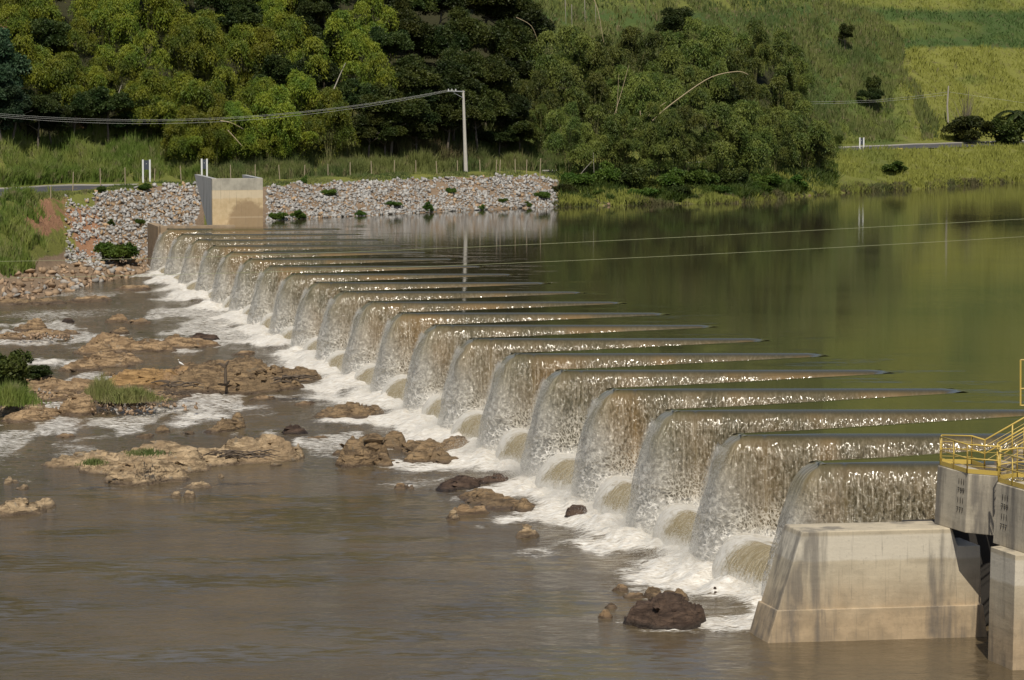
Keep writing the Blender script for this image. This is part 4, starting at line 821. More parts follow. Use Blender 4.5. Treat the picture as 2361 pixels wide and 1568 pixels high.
# ------------------------------------------------------------------ stones of the riprap and the beach
ST = [hull_stone(300+i, .65) for i in range(8)]
def rand_rot(g, k, tilt=.5):
    a = g.uniform(0, 2*math.pi, k); out = []
    for i in range(k):
        out.append(np.array((Matrix.Rotation(a[i], 3, 'Z') @ Matrix.Rotation(g.normal(0, tilt), 3, 'X') @ Matrix.Rotation(g.normal(0, tilt), 3, 'Y'))))
    return np.array(out)
def stones(items, n_ind, name, label, cat, group, mat, mass_name, mass_label, mass_mat, seed, tilt=.5):
    """items: (x, y, z, size). the largest in the picture become things of their own, the rest one mass"""
    g = np.random.default_rng(seed); items = np.array(items); sc_ = items[:, 3]/items[:, 1]; order = np.argsort(-sc_); Rm = rand_rot(g, len(items), tilt)
    me = []
    for i, (V, Fc) in enumerate(ST):
        o = mesh(name, V, Fc, mat); me.append(o.data); bpy.data.objects.remove(o)
    for j in order[:n_ind]:
        o = bpy.data.objects.new(name, me[int(g.integers(8))]); sc.collection.objects.link(o); x, y, z, s_ = items[j]
        o.matrix_world = Matrix.Translation((x, y, z)) @ Matrix(Rm[j].tolist()).to_4x4() @ Matrix.Diagonal((s_, s_*g.uniform(.8, 1.1), s_*g.uniform(.7, 1.1), 1)); tag(o, label, cat, group)
    rest = order[n_ind:]; Vs = []; Fs = []; At = []; b = 0
    for j in rest:
        V, Fc = ST[int(g.integers(8))]; x, y, z, s_ = items[j]; W = (V*s_) @ Rm[j].T+np.array([x, y, z]); Vs.append(W); Fs.append(Fc+b); b += len(V); At.append(np.full(len(V), g.random()))
    if len(rest):
        o = mesh(mass_name, np.concatenate(Vs), np.concatenate(Fs), mass_mat, attrs={'rnd': np.concatenate(At)}); tag(o, mass_label, None, None, 'stuff'); o['category'] = 'stones'
g = np.random.default_rng(11); it = []
def scatter(px0, px1, z0, z1, dens, smin, smax, keepf=None):
    out = []; ys = np.arange(250, 375, 1.0); 
    area_n = 0
    for px in np.arange(px0, px1, 6.0):
        i = int((px-CK[0])/10); d0 = np.interp(z0, np.arange(13), CD[i]); d1 = np.interp(z1, np.arange(13), CD[i]); wd = 6/F*(d0+d1)/2; k = g.poisson((d1-d0)*wd*dens)
        for _ in range(k):
            d = g.uniform(d0, d1); p = px+g.uniform(0, 6); x = (p-CX)/F*d; s_ = smin+(smax-smin)*g.random()**2
            if keepf and not keepf(p, d, x): continue
            out.append((x, d, float(T(x, d))+s_*.12+g.random()*.15*(s_ > .6), s_))
    return out
it += scatter(150, 465, 3.0, 4.02, 13, .28, .8, lambda p, d, x: not (p < 215 and fbm(x*.35, d*.35, 91, 2) < .42) and not (p > 425 and x > -31.4))
it += scatter(350, 470, 2.3, 3.0, 9.0, .32, .9, lambda p, d, x: x < -33.0)
it += scatter(200, 350, 2.7, 3.0, 2.0, .4, 1.0)
it += scatter(614, 1285, 2.05, 4.04, 16, .24, .68, lambda p, d, x: fbm(x*.5, d*.7, 93, 3) > .30)
stones(it, 295, 'riprap_stone', 'angular grey riprap stone lying on the steep bank among many like it', 'stone', 'riprap stones on the bank', M['riprap'], 'riprap_mass', 'smaller grey riprap stones covering the bank', M['riprap_mass'], 12)
it = scatter(-260, 350, 2.0, 2.95, .9, .35, 1.3); it += scatter(-260, 350, 1.75, 2.2, .9, .3, 1.0); it += scatter(614, 1300, 1.85, 2.12, 1.5, .35, .8)
it += scatter(1300, 1500, 1.95, 2.25, .5, .4, .9)
for (px, py, rx, ry, k) in ((285, 920, 90, 18, 150), (70, 905, 80, 18, 90), (330, 925, 110, 12, 90), (95, 780, 80, 6, 90)):
    for _ in range(k):
        c = at_z(px+g.normal(0, rx*.5), py+g.normal(0, ry*.5), .7); it.append((c[0], c[1], float(rz(c[1]))+.28+g.uniform(0, .22), g.uniform(.12, .42)))
stones(it, 230, 'cobble', 'tan river cobble among many like it at the water edge', 'stone', 'tan cobbles along the shore', M['cobble'], 'cobble_mass', 'small tan cobbles and gravel along the shore', M['cobble_mass'], 13, .4)

# ------------------------------------------------------------------ leaves
def leaf_quads(P, Dr, L, Wd, g):
    """one pointed quad per leaf at P along direction Dr"""
    n_ = len(P); Dr = Dr/np.linalg.norm(Dr, axis=1)[:, None]; U = np.cross(Dr, g.normal(size=(n_, 3))); U /= np.linalg.norm(U, axis=1)[:, None]
    L = L[:, None]; Wd = Wd[:, None]; A = P; B = P+Dr*L*.45+U*Wd*.5; C = P+Dr*L; D_ = P+Dr*L*.45-U*Wd*.5
    V = np.stack([A, B, C, D_], 1).reshape(-1, 3); return V, np.arange(n_*4).reshape(-1, 4)
def blades(X_, Y_, Zb, H, Wd, g, lean=.35):
    n_ = len(X_); a = g.uniform(0, 2*math.pi, n_); l = np.abs(g.normal(0, lean, n_)); dx = np.cos(a)*l*H; dy = np.sin(a)*l*H; b = g.uniform(-.6, .6, n_); ux = np.cos(b)*Wd/2; uy = np.sin(b)*Wd/2
    V = np.stack([np.stack([X_-ux, Y_-uy, Zb], -1), np.stack([X_+ux, Y_+uy, Zb], -1), np.stack([X_+dx*.4+ux*.7, Y_+dy*.4+uy*.7, Zb+H*.6], -1), np.stack([X_+dx, Y_+dy, Zb+H*(1-.3*l)], -1), np.stack([X_+dx*.4-ux*.7, Y_+dy*.4-uy*.7, Zb+H*.6], -1)], 1).reshape(-1, 3)
    i = np.arange(n_)[:, None]*5; return V, np.concatenate([i+np.array([[0, 1, 2, 4]]), i+np.array([[4, 2, 3, 3]])])[:, :]
def blade_mesh(name, X_, Y_, Zb, H, Wd, mat, seed, lean=.35, parent=None, loc=None):
    g = np.random.default_rng(seed); V, Fq = blades(np.asarray(X_, float), np.asarray(Y_, float), np.asarray(Zb, float), np.asarray(H, float), np.asarray(Wd, float), g, lean)
    k = len(V)//5; i = np.arange(k)[:, None]*5; F3 = np.concatenate([i+np.array([[0, 1, 2]]), i+np.array([[0, 2, 4]]), i+np.array([[4, 2, 3]])])
    return mesh(name, V, F3, mat, parent, loc=loc)
def trunk_mb(h, r, lean, seed, limbs=5):
    g = random.Random(seed); mb = MB(); top = Vector((lean[0], lean[1], h)); pts = [Vector((0, 0, -.6)), Vector((lean[0]*.2+g.uniform(-.2, .2), lean[1]*.2, h*.35)), Vector((lean[0]*.6, lean[1]*.6+g.uniform(-.2, .2), h*.7)), top]
    mb.tube(pts, r, 7, r*.35)
    for i in range(limbs):
        t = g.uniform(.35, .85); b = pts[1].lerp(pts[3], t); a = g.uniform(0, 6.28); L = h*g.uniform(.2, .38); mb.tube([b, b+Vector((math.cos(a)*L*.5, math.sin(a)*L*.5, L*.35)), b+Vector((math.cos(a)*L, math.sin(a)*L, L*.6))], r*.4, 5, r*.12)
    return mb
def leaf_dome(c, R_, Hh, k, g, droop=1.0, size=(.20, .42), width=(.06, .14), seed=0, dens=.36):
    """a drooping plume: leaves on and under a dome, thinned by noise so that it breaks into sprays"""
    nb_ = max(20, k//46); per = 46; th = g.uniform(0, 2*math.pi, nb_); el = g.random(nb_)**.8; rr = R_*g.uniform(.55, 1.12, nb_)*(.45+.55*(1-el)**.5); up = Hh*(.20+.42*el); dr = Hh*g.uniform(.35, 1.15, nb_)*droop*(1.05-.5*el)
    t = g.random((nb_, per))**.75; x = np.cos(th)[:, None]*rr[:, None]*t; y = np.sin(th)[:, None]*rr[:, None]*t; z = up[:, None]*np.sin(np.minimum(t*1.9, math.pi*.62))-dr[:, None]*t**2.6
    P = np.stack([x, y, z], -1).reshape(-1, 3); P = P+g.normal(0, 1, P.shape)*(.07+.10*t.reshape(-1, 1))+c; tt = t.reshape(-1); thr = np.repeat(th, per)
    D_ = np.stack([np.cos(thr)*(.5-.2*tt), np.sin(thr)*(.5-.2*tt), -.15-1.0*tt*droop], -1)+g.normal(0, .42, P.shape)
    return P, D_, g.uniform(*size, len(P)), g.uniform(*width, len(P))
def make_bamboo(seed, h, plumes, mat, R0=2.1, name='bamboo_clump', k0=5200):
    """canes rising from one root and bending over, a leafy plume at the end of each"""
    g = np.random.default_rng(seed); root = empty(name); Ps = []; culms = MB()
    for i in range(plumes):
        a = g.uniform(0, 2*math.pi) if i else 0; a = i*2.4+g.uniform(-.4, .4); sp = (.24+.24*g.random())*h*.62 if i else .3; hh = h*(1-.60*(i/max(1, plumes))*g.uniform(.8, 1.15)); R_ = R0*g.uniform(.65, 1.2); Hh = R_*g.uniform(1.15, 1.7)
        c = np.array([math.cos(a)*sp, math.sin(a)*sp*.8, hh-Hh*.5])
        Ps.append(leaf_dome(c, R_, Hh, int(k0*R_*R_/R0/R0), g, seed=seed*7+i))
        # leaves along the cane below the plume
        m = 160; t = g.uniform(.35, .9, m); q = np.outer(t, c)+np.array([0, 0, 0])+g.normal(0, .35, (m, 3)); Ps.append((q, np.stack([g.normal(0, 1, m), g.normal(0, 1, m), -np.abs(g.normal(.7, .4, m))], -1), g.uniform(.2, .45, m), g.uniform(.05, .11, m)))
        culms.tube([(c[0]*.05, c[1]*.05, -1), (c[0]*.25, c[1]*.25, hh*.4), (c[0]*.6, c[1]*.6, hh*.75), (c[0], c[1], hh-Hh*.1)], .055, 5, .02)
        if i % 2 == 0: b = g.normal(0, .5, 2); culms.tube([(b[0]*.2, b[1]*.2, -1), (c[0]*.3+b[0]*.4, c[1]*.3+b[1]*.4, hh*.45), (c[0]*.8+b[0], c[1]*.8+b[1], hh*.86)], .05, 5, .015)
    P, D_, L, W_ = [np.concatenate([p[i] for p in Ps]) for i in range(4)]
    V, Fc = leaf_quads(P, D_, L, W_, g); mesh('foliage', V, Fc, mat, root); culms.build('canes', M['culm'], root); return root
def make_tree(seed, h, R_, mat, lobes=20, name='broadleaf_tree', k=1500, size=(.18, .40), flat=.75, trunk_h=.55, bark='bark', width=(.10, .24)):
    g = np.random.default_rng(seed); root = empty(name); Ps = []
    for i in range(lobes):
        u = g.normal(size=3); u /= np.linalg.norm(u); u[2] = u[2]*.9+.1-(.15 if trunk_h < .2 else 0); rr = g.random()**.35
        c = np.array([u[0]*R_*.72*rr, u[1]*R_*.72*rr, h-R_*flat+u[2]*R_*flat*.85*rr]); r_ = R_*g.uniform(.20, .40)
        q = g.normal(size=(k, 3)); q /= np.linalg.norm(q, axis=1)[:, None]; q[:, 2] = np.where(q[:, 2] < -.25, -q[:, 2], q[:, 2]); rad = r_*g.uniform(.55, 1.05, k)[:, None]
        p = q*rad*np.array([1, 1, .95]); nn = vnoise(p[:, 0]*2.6+i*7, p[:, 1]*2.6+p[:, 2]*3, seed+i); ok = nn > .36; p = p[ok]; q = q[ok]
        Ps.append((p+c, q*.6+g.normal(0, .7, q.shape)+np.array([0, 0, -.25]), g.uniform(*size, len(p)), g.uniform(*width, len(p))))
    P, D_, L, W_ = [np.concatenate([p[i] for p in Ps]) for i in range(4)]
    V, Fc = leaf_quads(P, D_, L, W_, g); mesh('crown', V, Fc, mat, root); trunk_mb(h*trunk_h+R_*.2, .05*h**.9*.5, (g.normal(0, .4), g.normal(0, .3)), seed).build('trunk', M[bark], root, smooth=True); return root
def copy_thing(root):
    r = root.copy(); sc.collection.objects.link(r)
    for c in root.children:
        d = c.copy(); sc.collection.objects.link(d); d.parent = r
    return r
USED = set()
def place(proto_, p, rz_, s, sz=None, label=None, cat=None, group=None):
    r = proto_ if proto_ not in USED else copy_thing(proto_); USED.add(proto_)
    r.location = p; r.rotation_euler = (0, 0, rz_); r.scale = (s, s, sz or s); return tag(r, label, cat, group)
def at_top_h(px, pytop, hw):         # distance at which a plant hw tall standing on the slope reaches up to pixel row pytop
    i = int((px-CK[0])/10); ys = np.arange(CD[i, 8]+(8 if px < 425 else 1.5) if px < 1290 else CD[i, 4]+3, CD[i, 11]-10, .5); gz = T((px-CX)/F*ys, ys); r = ray(px, pytop); top = CZ+r[2]*ys/r[1]
    k = int(np.argmin(np.abs(gz+hw-top))); return on(px, ys[k]), float(max(.55*hw, top[k]-gz[k]))
def at_top(px, y, pytop):            # foot on the slope at distance y below pixel column px; returns foot and height needed
    f = on(px, y); top = at_y(px, pytop, y); return f, float(top[2]-f[2])
g = np.random.default_rng(5)
BB = [make_bamboo(400+i, 11, 5+i % 2, M['bamboo_bright']) for i in range(6)]
BO = [make_bamboo(430+i, 11, 5+i % 3, M['bamboo_olive'], 1.95) for i in range(5)]
TD = [make_tree(460+i, 10, 4.2, M['leaf_dark']) for i in range(3)]
TO = [make_tree(480+i, 10, 4.2, M['leaf_olive'], 18) for i in range(3)]
TB = [make_tree(500+i, 9, 3.8, M['leaf_blue'], 12, size=(.25, .5), width=(.14, .3)) for i in range(2)]
SH = [make_tree(520+i, 2.6, 1.9, M['leaf_fresh'], 14, 'shrub', 600, (.12, .28), .72, .12) for i in range(2)]
SD = [make_tree(530+i, 2.8, 2.1, M['leaf_olive'], 16, 'shrub', 700, (.10, .24), .70, .12) for i in range(2)]
# (px of the crown, py of its top, distance, kind)
PL = []
def add(px, py, y, kind): PL.append((px, py, y, kind))
# bright bamboo grove on the left, front to back
for px, py, y in ((55, 80, 372), (160, 118, 366), (225, 150, 358), (300, 120, 368), (345, 160, 356), (430, 168, 354), (470, 195, 351), (610, 178, 356), (520, 150, 359), (690, 160, 357), (425, 262, 348.5), (545, 232, 352), (585, 268, 350), (675, 262, 352.5), (640, 195, 360), (760, 200, 358),
                  (100, -10, 384), (190, 40, 380), (270, -5, 382), (340, 70, 374), (420, 60, 376), (480, 20, 382), (560, 55, 372), (615, 60, 378), (660, 30, 384), (720, 85, 370), (820, 70, 374), (870, 118, 372), (790, 20, 388), (30, 10, 388), (380, -40, 392), (530, -60, 394), (700, -60, 396), (240, -60, 396), (860, -20, 394)): add(px, py, y, 'BB')
for px, py, y in ((-10, 150, 366), (30, 195, 358), (-30, 60, 380), (8, 250, 352)): add(px, py, y, 'TB')
for px, py, y in ((90, 205, 356), (170, 212, 353), (250, 200, 355), (330, 222, 352), (390, 245, 352), (300, 255, 350), (120, 245, 352)): add(px, py, y, 'TD')
for px, py, y in ((900, 60, 384), (960, 25, 390), (1020, 60, 386), (1080, 20, 394), (1150, 50, 392), (1210, 20, 400), (930, 130, 374), (1000, 135, 376), (1060, 120, 380), (1120, 130, 382), (1185, 110, 388), (900, 195, 366), (960, 205, 368), (1030, 215, 371), (1100, 200, 375),
                  (1165, 215, 378), (850, 260, 360), (820, 180, 364), (890, 285, 361), (960, 285, 366), (1150, 300, 374), (1200, 290, 377), (1010, -40, 404), (900, -40, 402), (1120, -50, 408)): add(px, py, y, ('TO', 'TD', 'TO', 'TD', 'TO')[len(PL) % 5])
for px, py, y in ((1255, 70, 404), (1320, 60, 408), (1390, 80, 404), (1460, 60, 412), (1530, 70, 410), (1600, 40, 420), (1670, 60, 420), (1740, 45, 428), (1800, 70, 428), (1840, 130, 426), (1240, 160, 392), (1300, 150, 394), (1370, 165, 394), (1440, 150, 400), (1510, 165, 398), (1580, 150, 404), (1650, 140, 410), (1720, 160, 410), (1790, 175, 414),
                  (1245, 240, 384), (1310, 235, 386), (1375, 240, 387), (1440, 250, 388), (1510, 235, 392), (1580, 245, 393), (1655, 235, 398), (1720, 230, 402), (1790, 245, 404), (1850, 230, 410), (1285, 310, 379), (1350, 315, 380), (1420, 320, 380), (1560, 290, 388), (1640, 300, 389), (1700, 285, 394), (1785, 288, 393), (1850, 285, 398), (1885, 318, 397), (1500, 320, 383)): add(px, py, y, 'BO')
# fill the wood between the hand placed ones; dark leaves stand in for shaded gaps
for py in list(range(290, 30, -58))+[0, -60, -120, -180]:
    for px in np.arange(-190, 1900, 104):
        x_ = px+g.uniform(-30, 30); y_ = py+g.uniform(-18, 18)
        if py > -20 and x_ < 3000 and min((abs(p[0]-x_)/1.0+abs(p[1]-y_)*1.3) for p in PL) < 66: continue
        if x_ > 1225:
            if y_ < 5 or (y_ < 55 and x_ > 1700) or x_ > 1830+.25*y_: continue
            kd = 'BO' if len(PL) % 4 else 'TD'
            if g.random() < .3: continue
        elif x_ < 30: kd = 'TB'
        elif x_ < 440 and y_ > 190: kd = 'TD' if y_ < 260 else None
        elif x_ < 860: kd = ('BB', 'TD', 'TD')[len(PL) % 3]
        else: kd = ('TO', 'TD', 'TO')[len(PL) % 3] if y_ < 300 else None
        if kd is None or (x_ < 860 and y_ > 270): continue
        PL.append((x_, y_, 0, kd))
PL += [(405, 258, 0, 'BB'), (440, 240, 0, 'BB'), (460, 330, 0, 'BB'), (660, 290, 0, 'BB'), (700, 300, 0, 'BB'), (560, 300, 0, 'BB'), (500, 305, 0, 'BB'), (620, 320, 0, 'BB')]
NAMEK = {'BB': ('bamboo clump', 'yellow green bamboo clump'), 'BO': ('bamboo clump', 'olive bamboo clump'), 'TD': ('tree', 'dark green dense tree'), 'TO': ('tree', 'olive broadleaf tree'), 'TB': ('tree', 'bluish broadleaf tree')}
protos = {'BB': BB, 'BO': BO, 'TD': TD, 'TO': TO, 'TB': TB}; HP = {'BB': 11.0, 'BO': 11.0, 'TD': 10.0, 'TO': 10.0, 'TB': 9.0}
PLACE = {'BB': 'left grove', 'BO': 'right grove', 'TD': 'wooded slope', 'TO': 'slope behind the pole', 'TB': 'left edge'}
for kind in protos:
    for rank, lo, hi in (('lowest row', 200, 999), ('middle rows', 95, 200), ('upper rows', -999, 95)):
        L_ = sorted([p for p in PL if p[3] == kind and lo <= p[1] < hi], key=lambda p: p[0])
        for j, (px, py, _, _) in enumerate(L_):
            hw = {'BB': 9.5, 'BO': 10, 'TD': 7.5, 'TO': 8.5, 'TB': 9}[kind]*g.uniform(.85, 1.15); f, hn = at_top_h(px, py, hw); pr = protos[kind][int(g.integers(len(protos[kind])))]; sz = hn/HP[kind]
            sx = g.uniform(.85, 1.12)*(1 if kind[0] == 'B' else 1.05)*min(1, max(.7, sz*1.1))
            nth = ORD[j] if j < 30 else f'{j+1}th'
            place(pr, f, g.uniform(0, 6.28), sx, sz, f'{NAMEK[kind][1]}, {nth} from left in the {rank} of the {PLACE[kind]}', NAMEK[kind][0], {'BB': 'bright bamboo on the left', 'BO': 'olive bamboo on the right', 'TD': 'dark trees on the slope', 'TO': 'olive trees on the slope', 'TB': 'bluish trees at the left edge'}[kind])
# shrubs and small trees
def sh(px, py_foot, wpx, hpx, pr, label, y=None, cat='shrub', base=1.9, hb=2.6):
    f = hit(px, py_foot) if y is None else on(px, y); s = wpx/F*f[1]/2/base; place(pr, f-np.array([0, 0, .1]), g.uniform(0, 6), s, hpx/F*f[1]/hb, label, cat)
sh(268, 612, 118, 72, SH[0], 'dark green bush growing at the foot of the riprap left of the falls', base=2.1, hb=2.8)
sh(322, 526, 26, 22, SH[0], 'small round green bush on the riprap, nearest the abutment'); sh(256, 524, 22, 20, SH[1], 'small green bush on the riprap left of the round one')
sh(1948, 125, 52, 68, TO[0], 'dark little tree alone on the grassy hill at upper right', cat='tree', base=4.2, hb=10)
sh(2005, 262, 70, 58, TD[0], 'dark bush in the middle of the grassy hill', cat='tree', base=4.2, hb=10)
sh(2012, 215, 50, 40, SD[1], 'small dark bush above the dark bush on the grassy hill', base=2.1, hb=2.8); sh(1932, 338, 26, 34, SH[0], 'small green bush just above the road on the right')
sh(2235, 345, 130, 66, SD[0], 'wide dark green thicket beside the road at the right', y=446, base=2.1, hb=2.8); sh(2320, 345, 120, 72, SD[1], 'dark green thicket at the right edge under the palm', y=447, base=2.1, hb=2.8)
sh(2060, 400, 80, 30, SH[1], 'low green shrub on the right bank above the water', y=398)
for j, (px, y, w_, h_) in enumerate(((1330, 349, 80, 50), (1400, 352, 90, 62), (1470, 352, 90, 60), (1540, 354, 100, 56), (1610, 356, 100, 60), (1690, 359, 90, 46), (1760, 364, 90, 46), (1830, 370, 80, 40), (1300, 346, 60, 30), (1390, 347, 70, 26), (1480, 349, 80, 30), (1570, 351, 80, 30), (1650, 354, 80, 28), (1740, 360, 80, 28))):
    f = on(px, y); place((SH, SD)[j % 3 == 2][j % 2], f-np.array([0, 0, .2]), g.uniform(0, 6), w_/F*y/2/1.9, h_/F*y/2.6, f'{"dark" if j % 3 == 2 else "fresh green"} shrub on the far shore, {ORD[j]} of the row below the bamboo', 'shrub', 'shrubs along the far shore')
for j, (px, z_) in enumerate(((640, 2.4), (690, 2.3), (760, 3.6), (830, 2.3), (905, 3.2), (990, 2.2), (1040, 3.4), (1110, 2.3), (1160, 3.1), (1220, 2.4), (1250, 3.2), (700, 4.1), (235, 4.0), (330, 4.0))):
    i = int((px-CK[0])/10); y = float(np.interp(z_, np.arange(13), CD[i])); f = on(px, y); place(SH[j % 2], f-np.array([0, 0, .15]), g.uniform(0, 6), g.uniform(.3, .6), g.uniform(.25, .45), f'weed bush among the riprap stones, {ORD[j]} of its kind', 'weed', 'weeds among the riprap')

# ------------------------------------------------------------------ grass
def zone_pts(px0, px1, z0, z1, k, g):
    px = g.uniform(px0, px1, k); zz = g.uniform(z0, z1, k); i = ((px-CK[0])/10).astype(int); lo = zz.astype(int); fr = zz-lo
    d = CD[i, lo]*(1-fr)+CD[i, lo+1]*fr; x = (px-CX)/F*d; return px, x, d
def grass(name, label, px0, px1, z0, z1, k, h, w_, mat, seed, lean=.35, keepf=None):
    g = np.random.default_rng(seed); px, x, d = zone_pts(px0, px1, z0, z1, k, g); cl = fbm(x*.5, d*.5, seed, 3); ok = cl > (.40 if 'hill' not in name else .30)
    if keepf is not None: ok &= keepf(px, x, d)
    x, d, cl = x[ok], d[ok], cl[ok]; H = g.uniform(*h, len(x))*(.55+.9*(cl-.4)/.3*.5); zg = T(x, d)
    o = blade_mesh(name, x, d, zg-.1, H, g.uniform(*w_, len(x)), mat, seed, lean); at_ = o.data.attributes.new('meadow', 'FLOAT', 'POINT'); at_.data.foreach_set('value', np.repeat(meadow(x, d, zg), 5).astype(np.float32)); return tag(o, label, 'grass', None, 'stuff')
grass('tall_grass', 'tall grass on the foot of the slope behind the fence', -260, 470, 7.6, 8.45, 46000, (1.2, 3.0), (.06, .13), M['grass_lush'], 601)
grass('verge_grass', 'short grass between the road and the riprap', -260, 1320, 4.05, 5.6, 26000, (.2, .6), (.04, .10), M['grass_tall'], 602, .5, lambda px, x, d: (px < 300) | (px > 300))
grass('tall_grass', 'tall grass behind the fence either side of the utility pole', 470, 1320, 6.9, 8.30, 42000, (1.0, 2.6), (.05, .12), M['grass_tall'], 603)
grass('dry_grass', 'dry straw coloured grass hanging on the mounds by the utility pole', 760, 1210, 8.0, 8.42, 16000, (1.2, 2.8), (.05, .12), M['grass_straw'], 604, .6, lambda px, x, d: fbm(x*.2, d*.2, 77, 2) > .48)
grass('bank_grass', 'lush tall grass covering the left bank below the road', -260, 150, 3.0, 4.9, 30000, (.9, 2.4), (.04, .10), M['grass_lush'], 605, .4, lambda px, x, d: (px < 60) | (fbm(x*.3, d*.3, 79, 2) > .35+(px-60)/260))
grass('hill_grass', 'grass of the hillside on the right', 1780, 2620, 7.9, 11.3, 120000, (.35, 1.0), (.08, .20), M['grass_hill'], 606, .4)
grass('rough_grass', 'rough greyish grass on the lower slope above the road', 1830, 2260, 8.0, 9.3, 34000, (.8, 2.0), (.07, .15), M['grass_tall'], 607, .35, lambda px, x, d: px+220*(fbm(x*.15, d*.08, 99, 3)-.5)+(d-440)*1.6 < 2120)
grass('shore_grass', 'grass of the right bank between road and water', 1290, 2620, 2.0, 6.0, 90000, (.3, 1.2), (.06, .14), M['grass_hill'], 608, .4)
grass('hill_grass', 'pale grass high on the hillside above the bamboo', 1190, 1900, 8.9, 10.8, 60000, (.5, 1.4), (.08, .20), M['grass_tall'], 609, .4)
grass('shore_weeds', 'dark straggling weeds hanging over the waterline of the far shore', 1270, 2620, 1.92, 2.9, 30000, (.3, 1.0), (.05, .12), M['grass_straw'], 611, .8)
grass('shore_weeds', 'green weeds along the foot of the bamboo on the far shore', 1290, 1930, 2.6, 6.0, 40000, (.6, 1.8), (.06, .16), M['leaf_fresh'], 612, .7)
def tuft(px, py, wpx, hpx, k, mat, label, z=.9, lean=.3, dep=1.0, name='grass_tuft'):
    c = at_z(px, py, z); g = np.random.default_rng(int(px*7+py)); s = c[1]/F; x = g.normal(0, wpx*s*.28, k); y = g.normal(0, dep*.5, k); H = hpx*s*g.uniform(.5, 1.1, k)*np.exp(-(x/(wpx*s*.5))**2)
    o = blade_mesh(name, x, y, np.zeros(k)-.15, H, g.uniform(.02, .05, k), mat, int(px), lean, loc=tuple(c)); return tag(o, label, 'grass tuft')
tuft(235, 912, 80, 60, 900, M['reeds'], 'tuft of pale green reeds on the gravel spit', dep=1.2); tuft(300, 918, 130, 40, 1600, M['reeds'], 'low green clump of grass right of the pale reeds', lean=.7, dep=1.4)
tuft(25, 925, 120, 60, 1300, M['grass_lush'], 'grass at the left edge above the grey boulder', lean=.5, dep=1.6)
tuft(215, 1062, 60, 16, 260, M['grass_tall'], 'sparse green grass on the left part of the long pale island', z=1.2, lean=.8); tuft(335, 1040, 100, 16, 320, M['grass_tall'], 'sparse green grass along the crest of the long pale island', z=1.4, lean=.8)
c = at_z(20, 900, .9); place(SD[1], c-np.array([0, 0, .3]), 1, 1.0, .95, 'dark green bush at the left edge of the river', 'shrub')
c = at_z(85, 868, .9); place(SD[0], c-np.array([0, 0, .3]), 2, .55, .35, 'small low bush right of the dark bush at the left edge', 'shrub')

# ------------------------------------------------------------------ canes, sticks and driftwood
def cane(label, pts, y, r, mat='dry_cane', name='dry_cane', dy=0, r1=None):
    P_ = [at_y(px, py, y+dy*i) for i, (px, py) in enumerate(pts)]
    S_ = []
    for i in range(len(P_)-1):
        for t in np.linspace(0, 1, 5)[: (5 if i == len(P_)-2 else 4)]:
            a = P_[max(i-1, 0)]; b = P_[i]; c_ = P_[i+1]; d_ = P_[min(i+2, len(P_)-1)]
            S_.append(.5*((2*b)+(-a+c_)*t+(2*a-5*b+4*c_-d_)*t*t+(-a+3*b-3*c_+d_)*t**3))
    mb = MB(); mb.tube(S_, r, 5, r1 if r1 else r*.4); o = mb.build(name, M[mat]); recentre(o, P_[0]); return tag(o, label, 'bare cane')
cane('long bare cane arching right over the bamboo, the largest one', [(1465, 322), (1515, 268), (1575, 220), (1640, 178), (1700, 165), (1725, 172)], 374, .09)
cane('short straight bare cane left of the arching one', [(1462, 300), (1500, 262), (1535, 236)], 376, .07); cane('broken upright cane at the foot of the arching one', [(1476, 255), (1478, 292)], 374, .06)
cane('leaning thin bare cane, left of the arching one', [(1412, 280), (1432, 215), (1450, 150)], 376, .05); cane('white upright bare stem in front of the bamboo on the right', [(1626, 283), (1626, 330), (1629, 392)], 378, .06, 'pale_wood')
cane('pale bent stick on the far shore', [(1322, 432), (1340, 400), (1365, 372)], 352, .05, 'pale_wood'); cane('upright grey stick on the far shore', [(1368, 352), (1370, 410)], 353, .04, 'pale_wood')
cane('tall bare cane at the top of the picture, the one that curves', [(1366, -10), (1380, 30), (1392, 98)], 392, .06); cane('pale upright stem at the top, leftmost of four', [(1303, 0), (1305, 55)], 400, .05, 'pale_wood')
cane('pale upright stem at the top, second of four', [(1318, 10), (1319, 72)], 400, .05, 'pale_wood'); cane('pale upright stem at the top, third of four', [(1348, 0), (1349, 50)], 402, .05, 'pale_wood'); cane('pale upright stem at the top, rightmost of four', [(1373, 10), (1374, 55)], 402, .04, 'pale_wood')
cane('yellow upright cane at the top of the picture', [(1489, 0), (1488, 70)], 405, .06, 'culm'); cane('thin curved cane left of the pale stems', [(1190, 40), (1225, 60), (1242, 102)], 386, .04)
cane('broken pale cane below the wires, the upper one', [(508, 278), (535, 284), (562, 298)], 346, .06); cane('broken pale cane below the wires, the lower one', [(525, 300), (545, 322), (563, 342)], 346, .06)
cane('pale bare trunk in the left grove above the wires', [(270, 226), (276, 208), (280, 196)], 350, .07, 'pale_wood'); cane('grey bare limb between the left grove and the dark trees', [(770, 205), (785, 170), (797, 145)], 352, .08, 'pale_wood')
cane('thin bare trunk at the left edge of the wood', [(52, 275), (53, 240)], 350, .06, 'pale_wood')
cane('reddish bare cane in the middle of the right grove', [(1421, 262), (1424, 225), (1427, 170)], 378, .04)
def drift(label, c, segs, r, name='driftwood'):
    mb = MB()
    for s_ in segs: mb.tube([np.array(p) for p in s_], r, 5, r*.3)
    o = mb.build(name, M['driftwood']); o.location = c; return tag(o, label, 'driftwood')
c = at_z(520, 865, 1.35); drift('dark upright stump on top of the large midstream outcrop', c, [[(0, 0, -.5), (0, 0, .35), (.06, 0, .75)], [(0, 0, .5), (-.35, 0, .72), (-.55, .1, .66)], [(.05, 0, .65), (.2, 0, .9)]], .12)
